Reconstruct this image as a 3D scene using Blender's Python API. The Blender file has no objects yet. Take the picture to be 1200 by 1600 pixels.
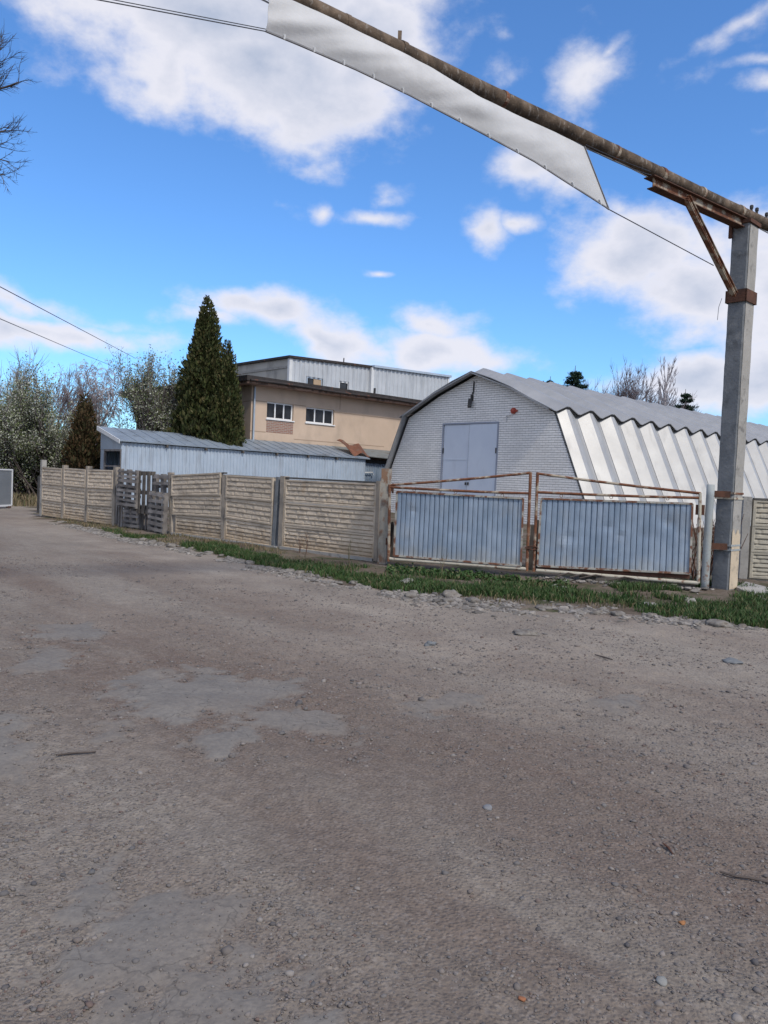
import bpy, math, random
import numpy as np
from mathutils import Vector, Matrix

# ------------------------------------------------------------------ camera
sc = bpy.context.scene
F_PX, CW, CH = 1209.0, 600.0, 800.0          # focal length and centre, in pixels of the 1200x1600 photograph
EYE = Vector((0, 0, 1.5))
PITCH, ROLL = math.radians(2.27), math.radians(2.4)
_f = Vector((0, math.cos(PITCH), -math.sin(PITCH)))
_r0 = Vector((1, 0, 0)); _u0 = Vector((0, math.sin(PITCH), math.cos(PITCH)))
RT = _r0 * math.cos(ROLL) + _u0 * math.sin(ROLL)
UP = _u0 * math.cos(ROLL) - _r0 * math.sin(ROLL)
cam_d = bpy.data.cameras.new('camera'); cam = bpy.data.objects.new('camera', cam_d)
sc.collection.objects.link(cam)
cam_d.sensor_fit = 'HORIZONTAL'; cam_d.sensor_width = 36; cam_d.lens = 36 * F_PX / 1200
cam_d.clip_start = 0.05; cam_d.clip_end = 5000
m = Matrix((RT, UP, -_f)).transposed().to_4x4(); m.translation = EYE
cam.matrix_world = m
sc.camera = cam
sc.render.resolution_x = 768; sc.render.resolution_y = 1024

# ------------------------------------------------------------------ sun and sky
SUN_AZ = Vector((0.58, -0.81)).normalized(); SUN_EL = math.radians(47)
sd = bpy.data.lights.new('sun', 'SUN'); sd.energy = 1.45; sd.angle = math.radians(8); sd.color = (1, .93, .83)
sun = bpy.data.objects.new('sun', sd); sc.collection.objects.link(sun)
S = Vector((SUN_AZ.x * math.cos(SUN_EL), SUN_AZ.y * math.cos(SUN_EL), math.sin(SUN_EL)))
sun.rotation_euler = (-S).to_track_quat('-Z', 'Y').to_euler(); sun.location = (20, -12, 30)
sc.view_settings.view_transform = 'Standard'; sc.view_settings.look = 'None'
sc.view_settings.exposure = 1.0; sc.view_settings.gamma = 1.0

def ray(px, py):
    return _f + RT * ((px - CW) / F_PX) + UP * ((CH - py) / F_PX)
def W(px, py, Y):
    d = ray(px, py); return EYE + d * (Y / d.y)
def G(px, py, z=0.0):
    d = ray(px, py); return EYE + d * ((z - EYE.z) / d.z)
def PL(px, py, P, n):
    d = ray(px, py); n = Vector(n); return EYE + d * ((Vector(P) - EYE).dot(n) / d.dot(n))
def proj(p):
    v = Vector(p) - EYE; z = v.dot(_f); return (CW + F_PX * v.dot(RT) / z, CH - F_PX * v.dot(UP) / z)

world = bpy.data.worlds.new('World'); sc.world = world; world.use_nodes = True
def build_world():
    nt = world.node_tree; N = nt.nodes; Lk = nt.links
    for n in list(N): N.remove(n)
    out = N.new('ShaderNodeOutputWorld'); bg = N.new('ShaderNodeBackground'); bg.inputs[1].default_value = 0.1
    Lk.new(bg.outputs[0], out.inputs[0])
    def mth(op, a, b=None, c=None, clamp=False):
        n = N.new('ShaderNodeMath'); n.operation = op; n.use_clamp = clamp
        for i, v in enumerate((a, b, c)):
            if v is None: continue
            if isinstance(v, (int, float)): n.inputs[i].default_value = v
            else: Lk.new(v, n.inputs[i])
        return n.outputs[0]
    sky = N.new('ShaderNodeTexSky'); sky.sky_type = 'NISHITA'; sky.sun_disc = False
    sky.sun_elevation = SUN_EL; sky.sun_rotation = math.atan2(SUN_AZ.x, SUN_AZ.y)
    sky.air_density = 1.0; sky.dust_density = 0.6; sky.ozone_density = 2.0
    tint = N.new('ShaderNodeMixRGB'); tint.blend_type = 'MULTIPLY'; tint.inputs[0].default_value = 1
    tint.inputs[2].default_value = SKY_TINT; Lk.new(sky.outputs[0], tint.inputs[1])
    tc = N.new('ShaderNodeTexCoord'); sp = N.new('ShaderNodeSeparateXYZ'); Lk.new(tc.outputs['Generated'], sp.inputs[0])
    az = mth('ARCTAN2', sp.outputs[0], sp.outputs[1]); el = mth('ARCSINE', sp.outputs[2])
    # warp the cloud outlines with noise in direction space
    def noise(scale, detail, rough, zs=2.0, off=0):
        mp = N.new('ShaderNodeMapping'); mp.inputs['Scale'].default_value = (scale, scale, scale * zs)
        mp.inputs['Location'].default_value = (off, off * .7, off * .3)
        Lk.new(tc.outputs['Generated'], mp.inputs[0])
        n = N.new('ShaderNodeTexNoise'); n.inputs['Scale'].default_value = 1; n.inputs['Detail'].default_value = detail
        n.inputs['Roughness'].default_value = rough; Lk.new(mp.outputs[0], n.inputs['Vector']); return n.outputs[0]
    n1 = noise(6.5, 8, .62, 1.6); n2 = noise(14, 10, .60, 1.5, 3.1); n3 = noise(5, 5, .55, 1.3, 7.7)
    az = mth('ADD', az, mth('MULTIPLY', mth('SUBTRACT', noise(4.5, 3, .5, 1.3, 11.3), .5), .16))
    el = mth('ADD', el, mth('MULTIPLY', mth('SUBTRACT', noise(5.5, 3, .5, 1.3, 21.3), .5), .10))
    acc = None
    for (px, py, rx, ry, tilt, dens) in CLOUDS:
        d = ray(px, py).normalized(); a0 = math.atan2(d.x, d.y); e0 = math.asin(d.z)
        sx = rx / F_PX * math.cos(a0); sy = ry / F_PX * math.cos(e0)
        t = math.radians(tilt)
        da = mth('SUBTRACT', az, a0); de = mth('SUBTRACT', el, e0)
        u = mth('ADD', mth('MULTIPLY', da, math.cos(t) / sx), mth('MULTIPLY', de, math.sin(t) / sx))
        v = mth('ADD', mth('MULTIPLY', da, -math.sin(t) / sy), mth('MULTIPLY', de, math.cos(t) / sy))
        r2 = mth('ADD', mth('MULTIPLY', u, u), mth('MULTIPLY', v, v))
        b = mth('MULTIPLY', mth('SUBTRACT', 1.45, mth('SQRT', r2)), dens)
        acc = b if acc is None else mth('MAXIMUM', acc, b)
    # clouds behind the viewer: plain noise
    back = mth('MULTIPLY', mth('SUBTRACT', n1, .22), 4.0)
    front = mth('GREATER_THAN', sp.outputs[1], 0.35)
    acc2 = mth('ADD', mth('MULTIPLY', acc, front), mth('MULTIPLY', back, mth('SUBTRACT', 1.0, front)))
    acc2 = mth('MAXIMUM', acc2, -0.6)
    body = mth('ADD', acc2, mth('ADD', mth('MULTIPLY', mth('SUBTRACT', n1, .5), 2.6), mth('MULTIPLY', mth('SUBTRACT', n2, .5), 2.5)))
    mr = N.new('ShaderNodeMapRange'); mr.interpolation_type = 'SMOOTHSTEP'; Lk.new(body, mr.inputs[0])
    mr.inputs[1].default_value = 0.0; mr.inputs[2].default_value = 1.55; mr.inputs[3].default_value = 0; mr.inputs[4].default_value = .96
    # tone of the cloud: white rim, greyer thick middle
    th = N.new('ShaderNodeMapRange'); Lk.new(mth('ADD', body, mth('MULTIPLY', mth('SUBTRACT', n3, .5), 2.0)), th.inputs[0])
    th.inputs[1].default_value = 1.4; th.inputs[2].default_value = 3.0
    ccol = N.new('ShaderNodeMixRGB'); Lk.new(th.outputs[0], ccol.inputs[0])
    ccol.inputs[1].default_value = CLOUD_HI; ccol.inputs[2].default_value = CLOUD_LO
    mix = N.new('ShaderNodeMixRGB'); Lk.new(mr.outputs[0], mix.inputs[0])
    Lk.new(tint.outputs[0], mix.inputs[1]); Lk.new(ccol.outputs[0], mix.inputs[2]); Lk.new(mix.outputs[0], bg.inputs[0])
SKY_TINT = (.47, .745, 1.04, 1)
CLOUD_HI = (4.2, 4.2, 4.6, 1); CLOUD_LO = (2.45, 2.75, 3.45, 1)
CLOUDS = [  # photo px centre, radii, tilt, density
    (330, 30, 230, 90, 0, 2.3), (420, 110, 185, 85, -8, 2.2), (270, 120, 90, 60, -20, 1.6), (560, 135, 80, 50, 0, 1.5), (565, 60, 90, 90, 0, 1.7), (190, -10, 150, 60, -25, 1.9), (380, -60, 280, 80, 0, 2.2),
    (915, 130, 62, 62, 0, 1.1), (960, 75, 30, 16, 30, .8), (762, 118, 38, 26, 0, .7), (755, 350, 34, 38, 20, 1.3), (800, 345, 30, 14, 0, 1.1), (830, 272, 58, 32, -10, 1.4),
    (885, 305, 35, 25, 0, .9), (1000, 400, 95, 66, -10, 1.7), (1080, 440, 110, 62, 0, 1.8), (1200, 440, 80, 90, 0, 1.8), (960, 330, 60, 20, 0, .7),
    (575, 330, 46, 14, 0, .85), (505, 314, 18, 15, 0, .9), (600, 300, 26, 12, 0, .6), (515, 265, 30, 12, 0, .5), (440, 305, 26, 12, 0, .35),
    (40, 487, 90, 24, -6, 1.3), (160, 515, 55, 14, -6, .7), (60, 532, 150, 26, 0, 1.6), (270, 470, 16, 5, 0, .5),
    (420, 505, 130, 32, -10, 1.7), (300, 505, 60, 18, 0, .9), (520, 545, 120, 26, -8, 1.6), (690, 510, 75, 24, -5, 1.5), (700, 550, 110, 30, 0, 1.7), (620, 600, 200, 22, 0, 1.2),
    (552, 437, 14, 6, 0, .8), (1070, 580, 110, 36, 0, 1.7), (1190, 570, 80, 60, 0, 1.8), (1185, 28, 50, 10, 20, .6), (1192, 145, 26, 16, 0, .8),
    (757, 50, 16, 10, 0, .35), (930, 28, 22, 9, 0, .3), (1195, 95, 20, 6, 0, .4), (-330, 100, 150, 120, 0, 1.0), (1500, 200, 180, 150, 0, 1.2), (-300, 520, 250, 40, 0, 1.1), (1500, 560, 250, 60, 0, 1.2),
]
build_world()

# ------------------------------------------------------------------ helpers
COL = sc.collection
def vnoise(x, y, seed=0):
    x = np.asarray(x, float); y = np.asarray(y, float)
    xi = np.floor(x).astype(np.int64); yi = np.floor(y).astype(np.int64); xf = x - xi; yf = y - yi
    def h(a, b):
        n = (a * 374761393 + b * 668265263 + seed * 1442695041) & 0xffffffff
        n = ((n ^ (n >> 13)) * 1274126177) & 0xffffffff
        return ((n ^ (n >> 16)) & 0xffff) / 65535.0
    u = xf * xf * (3 - 2 * xf); v = yf * yf * (3 - 2 * yf)
    return (h(xi, yi) * (1 - u) + h(xi + 1, yi) * u) * (1 - v) + (h(xi, yi + 1) * (1 - u) + h(xi + 1, yi + 1) * u) * v
def fbm(x, y, oct=4, seed=0):
    s = 0; a = .5; t = 0
    for o in range(oct):
        s = s + a * vnoise(x * 2 ** o, y * 2 ** o, seed + o * 17); t += a; a *= .5
    return s / t

class MB:
    def __init__(s, M=None): s.v = []; s.f = []; s.M = M; s.n = 0
    def add(s, vs, fs):
        A = np.asarray(vs, float).reshape(-1, 3)
        if s.M is not None:
            m = np.array(s.M); A = A @ m[:3, :3].T + m[:3, 3]
        s.v.append(A)
        b = s.n; s.f += [tuple(i + b for i in f) for f in fs]; s.n += len(A)
    def box(s, a, b, bevel=0):
        (x0, y0, z0), (x1, y1, z1) = a, b
        x0, x1 = sorted((x0, x1)); y0, y1 = sorted((y0, y1)); z0, z1 = sorted((z0, z1))
        s.add([(x0, y0, z0), (x1, y0, z0), (x1, y1, z0), (x0, y1, z0), (x0, y0, z1), (x1, y0, z1), (x1, y1, z1), (x0, y1, z1)],
              [(3, 2, 1, 0), (4, 5, 6, 7), (0, 1, 5, 4), (1, 2, 6, 5), (2, 3, 7, 6), (3, 0, 4, 7)])
    def hexa(s, p):      # eight corners, bottom loop then top loop
        s.add(p, [(3, 2, 1, 0), (4, 5, 6, 7), (0, 1, 5, 4), (1, 2, 6, 5), (2, 3, 7, 6), (3, 0, 4, 7)])
    def beam(s, p, q, w, h, up=(0, 0, 1), jit=0):   # rectangular bar from p to q
        p = Vector(p); q = Vector(q); d = (q - p).normalized(); a = d.cross(Vector(up)).normalized() * (w / 2); b = a.cross(d).normalized() * (h / 2)
        s.hexa([p - a - b, p + a - b, p + a + b, p - a + b, q - a - b, q + a - b, q + a + b, q - a + b])
    def tube(s, pts, r, n=8, cap=True):
        pts = [Vector(p) for p in pts]; k = len(pts)
        rs = r if hasattr(r, '__len__') else [r] * k
        d0 = (pts[1] - pts[0]).normalized(); a = d0.orthogonal().normalized(); vs = []
        for i in range(k):
            d = (pts[min(i + 1, k - 1)] - pts[max(i - 1, 0)]).normalized()
            a = (a - d * a.dot(d)); a = a.normalized() if a.length > 1e-6 else d.orthogonal().normalized(); b = d.cross(a)
            for j in range(n):
                t = 2 * math.pi * j / n; vs.append(tuple(pts[i] + (a * math.cos(t) + b * math.sin(t)) * rs[i]))
        fs = [(i * n + j, i * n + (j + 1) % n, (i + 1) * n + (j + 1) % n, (i + 1) * n + j) for i in range(k - 1) for j in range(n)]
        if cap: fs += [tuple(range(n - 1, -1, -1)), tuple((k - 1) * n + j for j in range(n))]
        s.add(vs, fs)
    def grid(s, P, flip=False):      # P: (n, m, 3) array
        n, m_ = P.shape[:2]; I = np.arange(n * m_).reshape(n, m_)
        q = np.stack([I[:-1, :-1], I[1:, :-1], I[1:, 1:], I[:-1, 1:]], -1).reshape(-1, 4)
        if flip: q = q[:, ::-1]
        s.add(P.reshape(-1, 3), [tuple(r) for r in q.tolist()])
    def build(s, name, mat, parent=None, loc=None, smooth=False):
        V = np.concatenate(s.v) if s.v else np.zeros((0, 3))
        o_m = None
        if parent is not None:
            root = parent
            while root.parent: root = root.parent
            inv = np.array((Matrix.Translation(root.location) @ root.rotation_euler.to_matrix().to_4x4()).inverted())
            V = V @ inv[:3, :3].T + inv[:3, 3]
        elif loc is not None: V = V - np.array(loc)
        me = bpy.data.meshes.new(name); me.from_pydata(V.tolist(), [], s.f)
        me.materials.append(mat)
        if smooth: me.polygons.foreach_set('use_smooth', [True] * len(me.polygons))
        o = bpy.data.objects.new(name, me); COL.objects.link(o)
        if parent is not None: o.parent = parent
        elif loc is not None: o.location = loc
        return o
def tag(o, label=None, cat=None, group=None, kind=None):
    for k, v in (('label', label), ('category', cat), ('group', group), ('kind', kind)):
        if v: o[k] = v
    return o
def thing(name, label, cat, loc, rz=0, group=None):
    o = bpy.data.objects.new(name, None); COL.objects.link(o); o.location = loc; o.rotation_euler = (0, 0, rz); o.empty_display_size = .3
    return tag(o, label, cat, group)
def frameM(o, d):        # local x along d, local y away from the side facing (d.y,-d.x), z up
    d = Vector((d[0], d[1], 0)).normalized(); l = Vector((-d.y, d.x, 0))
    M = Matrix((d, l, Vector((0, 0, 1)))).transposed().to_4x4(); M.translation = Vector(o); return M

# ------------------------------------------------------------------ materials
def srgb(r, g, b):
    f = lambda c: (c / 255 / 12.92) if c / 255 <= .04045 else ((c / 255 + .055) / 1.055) ** 2.4
    return (f(r), f(g), f(b), 1)
ONE = (1, 1, 1)
def mat(name, cols, scale=3, rough=.85, metallic=0, bump=.2, bscale=30, stretch=(1, 1, 1), stains=(), island=0, objrand=0, mud=None, spec=.3, bdist=.01, detail=6):
    """cols: noise-mixed base colours; stains: (colour, scale, lo, hi, stretch, strength)"""
    mt = bpy.data.materials.new(name); mt.use_nodes = True; nt = mt.node_tree; N = nt.nodes; L = nt.links
    bs = N['Principled BSDF']; bs.inputs['Roughness'].default_value = rough; bs.inputs['Metallic'].default_value = metallic
    bs.inputs['Specular IOR Level'].default_value = spec
    tc = N.new('ShaderNodeTexCoord')
    def noise(sc_, st, det=detail, off=0):
        mp = N.new('ShaderNodeMapping'); mp.inputs['Scale'].default_value = st; mp.inputs['Location'].default_value = (off, off, off)
        L.new(tc.outputs['Object'], mp.inputs[0]); n = N.new('ShaderNodeTexNoise')
        n.inputs['Scale'].default_value = sc_; n.inputs['Detail'].default_value = det; n.inputs['Roughness'].default_value = .6
        L.new(mp.outputs[0], n.inputs['Vector']); return n.outputs[0]
    rp = N.new('ShaderNodeValToRGB'); L.new(noise(scale, stretch), rp.inputs[0])
    k = len(cols)
    while len(rp.color_ramp.elements) < k: rp.color_ramp.elements.new(.5)
    for i, c in enumerate(cols):
        rp.color_ramp.elements[i].position = .3 + .4 * i / max(1, k - 1); rp.color_ramp.elements[i].color = tuple(c[:3]) + (1,)
    col = rp.outputs[0]
    for i, (c, s_, lo, hi, st, amt) in enumerate(stains):
        r = N.new('ShaderNodeMapRange'); L.new(noise(s_, st, 8, 3.7 * (i + 1)), r.inputs[0])
        r.inputs[1].default_value = lo; r.inputs[2].default_value = hi; r.inputs[4].default_value = amt
        mx = N.new('ShaderNodeMixRGB'); L.new(r.outputs[0], mx.inputs[0]); L.new(col, mx.inputs[1]); mx.inputs[2].default_value = tuple(c[:3]) + (1,)
        col = mx.outputs[0]
    if island:
        g = N.new('ShaderNodeNewGeometry'); hsv = N.new('ShaderNodeHueSaturation')
        mr = N.new('ShaderNodeMapRange'); L.new(g.outputs['Random Per Island'], mr.inputs[0]); mr.inputs[3].default_value = 1 - island; mr.inputs[4].default_value = 1 + island
        L.new(mr.outputs[0], hsv.inputs['Value']); L.new(col, hsv.inputs['Color']); col = hsv.outputs[0]
    if mud:
        sz = N.new('ShaderNodeSeparateXYZ'); L.new(tc.outputs['Object'], sz.inputs[0]); nz = noise(4, (1, 1, .6), 6, 13.1)
        ma = N.new('ShaderNodeMath'); ma.operation = 'MULTIPLY_ADD'; L.new(nz, ma.inputs[0]); ma.inputs[1].default_value = -mud[1] * 1.6; L.new(sz.outputs[2], ma.inputs[2])
        mr_ = N.new('ShaderNodeMapRange'); L.new(ma.outputs[0], mr_.inputs[0]); mr_.inputs[1].default_value = -mud[1] * .6; mr_.inputs[2].default_value = mud[1] * .3; mr_.inputs[3].default_value = .75; mr_.inputs[4].default_value = 0
        mm_ = N.new('ShaderNodeMixRGB'); L.new(mr_.outputs[0], mm_.inputs[0]); L.new(col, mm_.inputs[1]); mm_.inputs[2].default_value = tuple(mud[0]) + (1,); col = mm_.outputs[0]
    if objrand:
        oi = N.new('ShaderNodeObjectInfo'); hs = N.new('ShaderNodeHueSaturation'); r0 = N.new('ShaderNodeMapRange'); L.new(oi.outputs['Random'], r0.inputs[0])
        r0.inputs[3].default_value = 1 - objrand; r0.inputs[4].default_value = 1 + objrand; L.new(r0.outputs[0], hs.inputs['Value'])
        hs.inputs['Saturation'].default_value = .9; L.new(col, hs.inputs['Color']); col = hs.outputs[0]
    L.new(col, bs.inputs['Base Color'])
    if bump:
        b = N.new('ShaderNodeBump'); b.inputs['Strength'].default_value = bump; b.inputs['Distance'].default_value = bdist
        L.new(noise(bscale, (1, 1, 1), 5, 9.1), b.inputs['Height']); L.new(b.outputs[0], bs.inputs['Normal'])
    return mt
def leafmat(name, cols, rough=.7, trans=.0):
    mt = bpy.data.materials.new(name); mt.use_nodes = True; nt = mt.node_tree; N = nt.nodes; L = nt.links
    bs = N['Principled BSDF']; bs.inputs['Roughness'].default_value = rough; bs.inputs['Specular IOR Level'].default_value = .2
    g = N.new('ShaderNodeNewGeometry'); rp = N.new('ShaderNodeValToRGB'); L.new(g.outputs['Random Per Island'], rp.inputs[0])
    rp.color_ramp.interpolation = 'LINEAR'; k = len(cols)
    while len(rp.color_ramp.elements) < k: rp.color_ramp.elements.new(.5)
    for i, c in enumerate(cols):
        rp.color_ramp.elements[i].position = i / (k - 1); rp.color_ramp.elements[i].color = tuple(c[:3]) + (1,)
    L.new(rp.outputs[0], bs.inputs['Base Color']); return mt

RUST = (.16, .065, .035); DRUST = (.07, .035, .025)
M = {}
M['galv'] = mat('galvanised_sheet', [(.20, .265, .345), (.27, .34, .43), (.36, .43, .515)], 3.2, .5, .35, .15, 9, stretch=(1, 1, .35), mud=((.40, .385, .34), .42),
                stains=[((.42, .40, .36), 1.6, .55, .75, (1, 1, .7), .5), ((.22, .26, .31), 5, .58, .7, (1, 1, .3), .6), (RUST, 9, .70, .76, ONE, .7)], bdist=.02)
M['galv_old'] = mat('galvanised_shed_sheet', [(.38, .45, .53), (.46, .53, .61)], 1.5, .5, .3, .1, 12,
                    stains=[((.28, .30, .33), 3, .5, .7, (1, 1, .2), .6)])
M['wall_metal'] = mat('pale_corrugated_wall', [(.46, .48, .50), (.56, .58, .60)], 1.2, .55, .35, .1, 12,
                      stains=[((.33, .35, .37), 2.5, .52, .7, (1, 1, .12), .8)])
M['hangar_side'] = mat('white_weathered_metal', [(.36, .355, .345), (.44, .435, .42)], .9, .48, .40, .08, 8,
                       stains=[((.22, .215, .21), 1.8, .55, .75, (1, 1, .12), .6), ((.20, .16, .12), 6, .66, .76, (1, 1, .15), .5), ((.42, .36, .28), 5, .63, .75, (1, 1, .2), .5)])
M['hangar_roof'] = mat('grey_metal_roof', [(.25, .255, .265), (.32, .325, .335)], .8, .55, .25, .08, 8,
                       stains=[((.24, .25, .26), 2.2, .52, .7, (.3, 1, 1), .6)])
M['seam'] = mat('grimy_seam', [(.10, .10, .105), (.17, .17, .17)], 4, .8)
M['shed_roof'] = mat('slate_blue_metal_roof', [(.22, .26, .31), (.28, .33, .38)], .9, .5, .3, .06, 8, stains=[((.13, .14, .15), 1.5, .52, .7, ONE, .7)])
M['rust_sheet'] = mat('rusted_sheet', [(.10, .045, .03), (.20, .085, .05)], 3, .9, 0, .3, 20, stains=[((.12, .13, .12), 4, .55, .65, ONE, .7)])
M['rust_frame'] = mat('rusted_painted_tube', [DRUST, RUST, (.22, .11, .06)], 7, .85, 0, .5, 50,
                      stains=[((.42, .38, .30), 4.5, .50, .60, ONE, .8)])
M['rust_dark'] = mat('dark_rust', [(.055, .03, .022), (.12, .055, .035)], 8, .9, 0, .5, 50)
M['cream_tube'] = mat('cream_painted_tube', [(.40, .37, .30), (.50, .47, .39)], 5, .7, 0, .3, 40, stains=[(RUST, 6, .56, .64, ONE, .9)])
M['panel_trim'] = mat('gate_panel_edge', [(.30, .29, .26), (.42, .40, .35)], 5, .7, .1, .3, 40, stains=[(RUST, 7, .46, .56, ONE, .95)])
M['blue_pipe'] = mat('pale_blue_grey_painted_pipe', [(.26, .29, .30), (.33, .355, .36)], 3, .7, 0, .3, 30,
                     stains=[((.33, .30, .22), 3, .5, .65, (1, 1, .3), .8), (RUST, 7, .6, .68, ONE, .8)])
M['pipe'] = mat('old_overhead_pipe', [(.04, .03, .022), (.10, .072, .05), (.19, .14, .10)], 5, .9, 0, .7, 35, stretch=ONE,
                stains=[((.26, .23, .20), 9, .56, .66, (2.5, 1, 1), .7)])
M['conc'] = mat('grey_concrete', [(.13, .14, .15), (.19, .20, .21)], 4, .95, 0, .5, 25, stains=[((.08, .085, .09), 5, .55, .7, ONE, .7), ((.27, .27, .26), 7, .6, .7, ONE, .6)])
M['conc_light'] = mat('light_concrete', [(.27, .26, .24), (.36, .345, .32)], 4, .95, 0, .5, 25, stains=[((.12, .115, .11), 6, .56, .68, ONE, .7)])
M['conc_cream'] = mat('cream_painted_concrete', [(.46, .38, .28), (.55, .46, .34)], 4, .9, 0, .3, 25, stains=[((.22, .20, .17), 5, .52, .68, ONE, .7)])
M['fence'] = mat('precast_fence_slab', [(.42, .345, .255), (.52, .43, .325)], 2.2, .95, 0, .4, 40, objrand=.12, mud=((.30, .21, .12), .35),
                 stains=[((.20, .17, .14), 2.2, .52, .72, (1, 1, 2.2), .75), ((.55, .50, .40), 5, .6, .72, ONE, .5), ((.42, .27, .13), 2.5, .62, .75, ONE, .6)])
M['fence_post'] = mat('fence_post_concrete', [(.23, .20, .17), (.36, .31, .25)], 4, .95, 0, .5, 30, stains=[((.10, .095, .09), 3.5, .5, .65, (1, 1, .5), .85)])
M['fence_cap'] = mat('dark_fence_cap', [(.06, .058, .055), (.11, .105, .10)], 6, .95)
M['wood'] = mat('weathered_grey_wood', [(.085, .077, .074), (.165, .152, .145), (.24, .225, .215)], 3, .95, 0, .5, 30, stretch=(1, 1, 1), island=.35)
M['wood_dark'] = mat('dark_old_wood', [(.05, .045, .042), (.13, .115, .10)], 5, .95, 0, .5, 30, island=.3)
M['beige'] = mat('beige_render', [(.48, .37, .28), (.55, .425, .325)], .7, .95, 0, .25, 40,
                 stains=[((.30, .24, .19), .8, .5, .75, (1, 1, .5), .6), ((.50, .43, .36), 1.5, .62, .75, ONE, .5)])
M['conc_wall'] = mat('stained_concrete_wall', [(.36, .345, .31), (.46, .44, .40)], .6, .95, 0, .3, 20,
                     stains=[((.19, .18, .165), .9, .52, .68, (1, 1, .5), .8)])
M['fascia'] = mat('dark_roof_edge', [(.022, .020, .020), (.05, .042, .04)], 4, .8, stains=[((.20, .075, .04), 3, .60, .68, ONE, .8)])
M['eave_board'] = mat('worn_eave_boards', [(.24, .15, .11), (.34, .22, .17)], 3, .9, stains=[((.08, .06, .05), 3, .5, .6, (1, 1, 1), .8)])
M['white_frame'] = mat('white_window_frame', [(.66, .67, .68), (.74, .75, .76)], 5, .5, 0, 0)
M['board'] = mat('tan_board', [(.36, .26, .17), (.42, .31, .21)], 5, .9)
M['door'] = mat('pale_blue_grey_door', [(.56, .62, .72), (.63, .69, .78)], .8, .55, .1, .08, 6, stains=[((.48, .53, .62), 2, .55, .7, (1, 1, .3), .5)])
M['door_trim'] = mat('door_trim_metal', [(.26, .29, .36), (.32, .35, .42)], 3, .6, .1)
M['trim'] = mat('pale_trim', [(.55, .56, .57), (.65, .66, .66)], 4, .6)
M['dark_metal'] = mat('dark_metal', [(.03, .03, .032), (.055, .053, .052)], 6, .6)
M['red'] = mat('faded_red_paint', [(.35, .06, .04), (.42, .10, .07)], 6, .6)
M['wire'] = mat('dark_wire', [(.04, .045, .06), (.06, .065, .08)], 6, .6, bump=0)
M['bark'] = mat('grey_brown_bark', [(.055, .045, .04), (.11, .09, .08)], 8, .95, 0, .5, 30)
M['bark_pale'] = mat('pale_birch_twigs', [(.27, .25, .26), (.44, .41, .42)], 3, .9, 0, 0)
M['bark_mauve'] = mat('mauve_bare_twigs', [(.17, .14, .14), (.27, .23, .235)], 3, .9, 0, 0)
M['stone'] = mat('pale_stone', [(.13, .12, .11), (.25, .23, .205)], 9, .95, 0, .9, 30, bdist=.02, stains=[((.10,.08,.065), 12, .5, .62, ONE, .7)])
M['rubble'] = mat('broken_rubble', [(.13, .12, .11), (.24, .22, .20)], 6, .95, 0, .5, 40, island=.45)
M['white_stone'] = mat('whitish_stone', [(.26, .25, .235), (.36, .35, .33)], 9, .95, 0, .8, 30, stains=[((.14,.12,.10), 8, .52, .65, ONE, .7)])
M['banner'] = mat('dirty_white_banner', [(.47, .475, .48), (.56, .56, .565)], 1.2, .7, 0, .25, 3, stains=[((.37, .365, .36), 1.4, .5, .78, (1, 1, 1), .6), ((.36, .35, .34), 6, .64, .76, ONE, .4)], bdist=.05)
M['hem'] = mat('banner_hem', [(.20, .20, .21), (.30, .30, .31)], 5, .8)
def glass_mat():
    mt = bpy.data.materials.new('dark_window_glass'); mt.use_nodes = True; b = mt.node_tree.nodes['Principled BSDF']
    N = mt.node_tree.nodes; L = mt.node_tree.links
    n = N.new('ShaderNodeTexNoise'); n.inputs['Scale'].default_value = 1.3; tc = N.new('ShaderNodeTexCoord'); L.new(tc.outputs['Object'], n.inputs['Vector'])
    rp = N.new('ShaderNodeValToRGB'); L.new(n.outputs[0], rp.inputs[0]); rp.color_ramp.elements[0].position = .35; rp.color_ramp.elements[1].position = .7
    rp.color_ramp.elements[0].color = (.008, .009, .011, 1); rp.color_ramp.elements[1].color = (.04, .045, .055, 1)
    L.new(rp.outputs[0], b.inputs['Base Color']); b.inputs['Roughness'].default_value = .12; b.inputs['Specular IOR Level'].default_value = .5
    return mt
M['glass'] = glass_mat()
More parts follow.
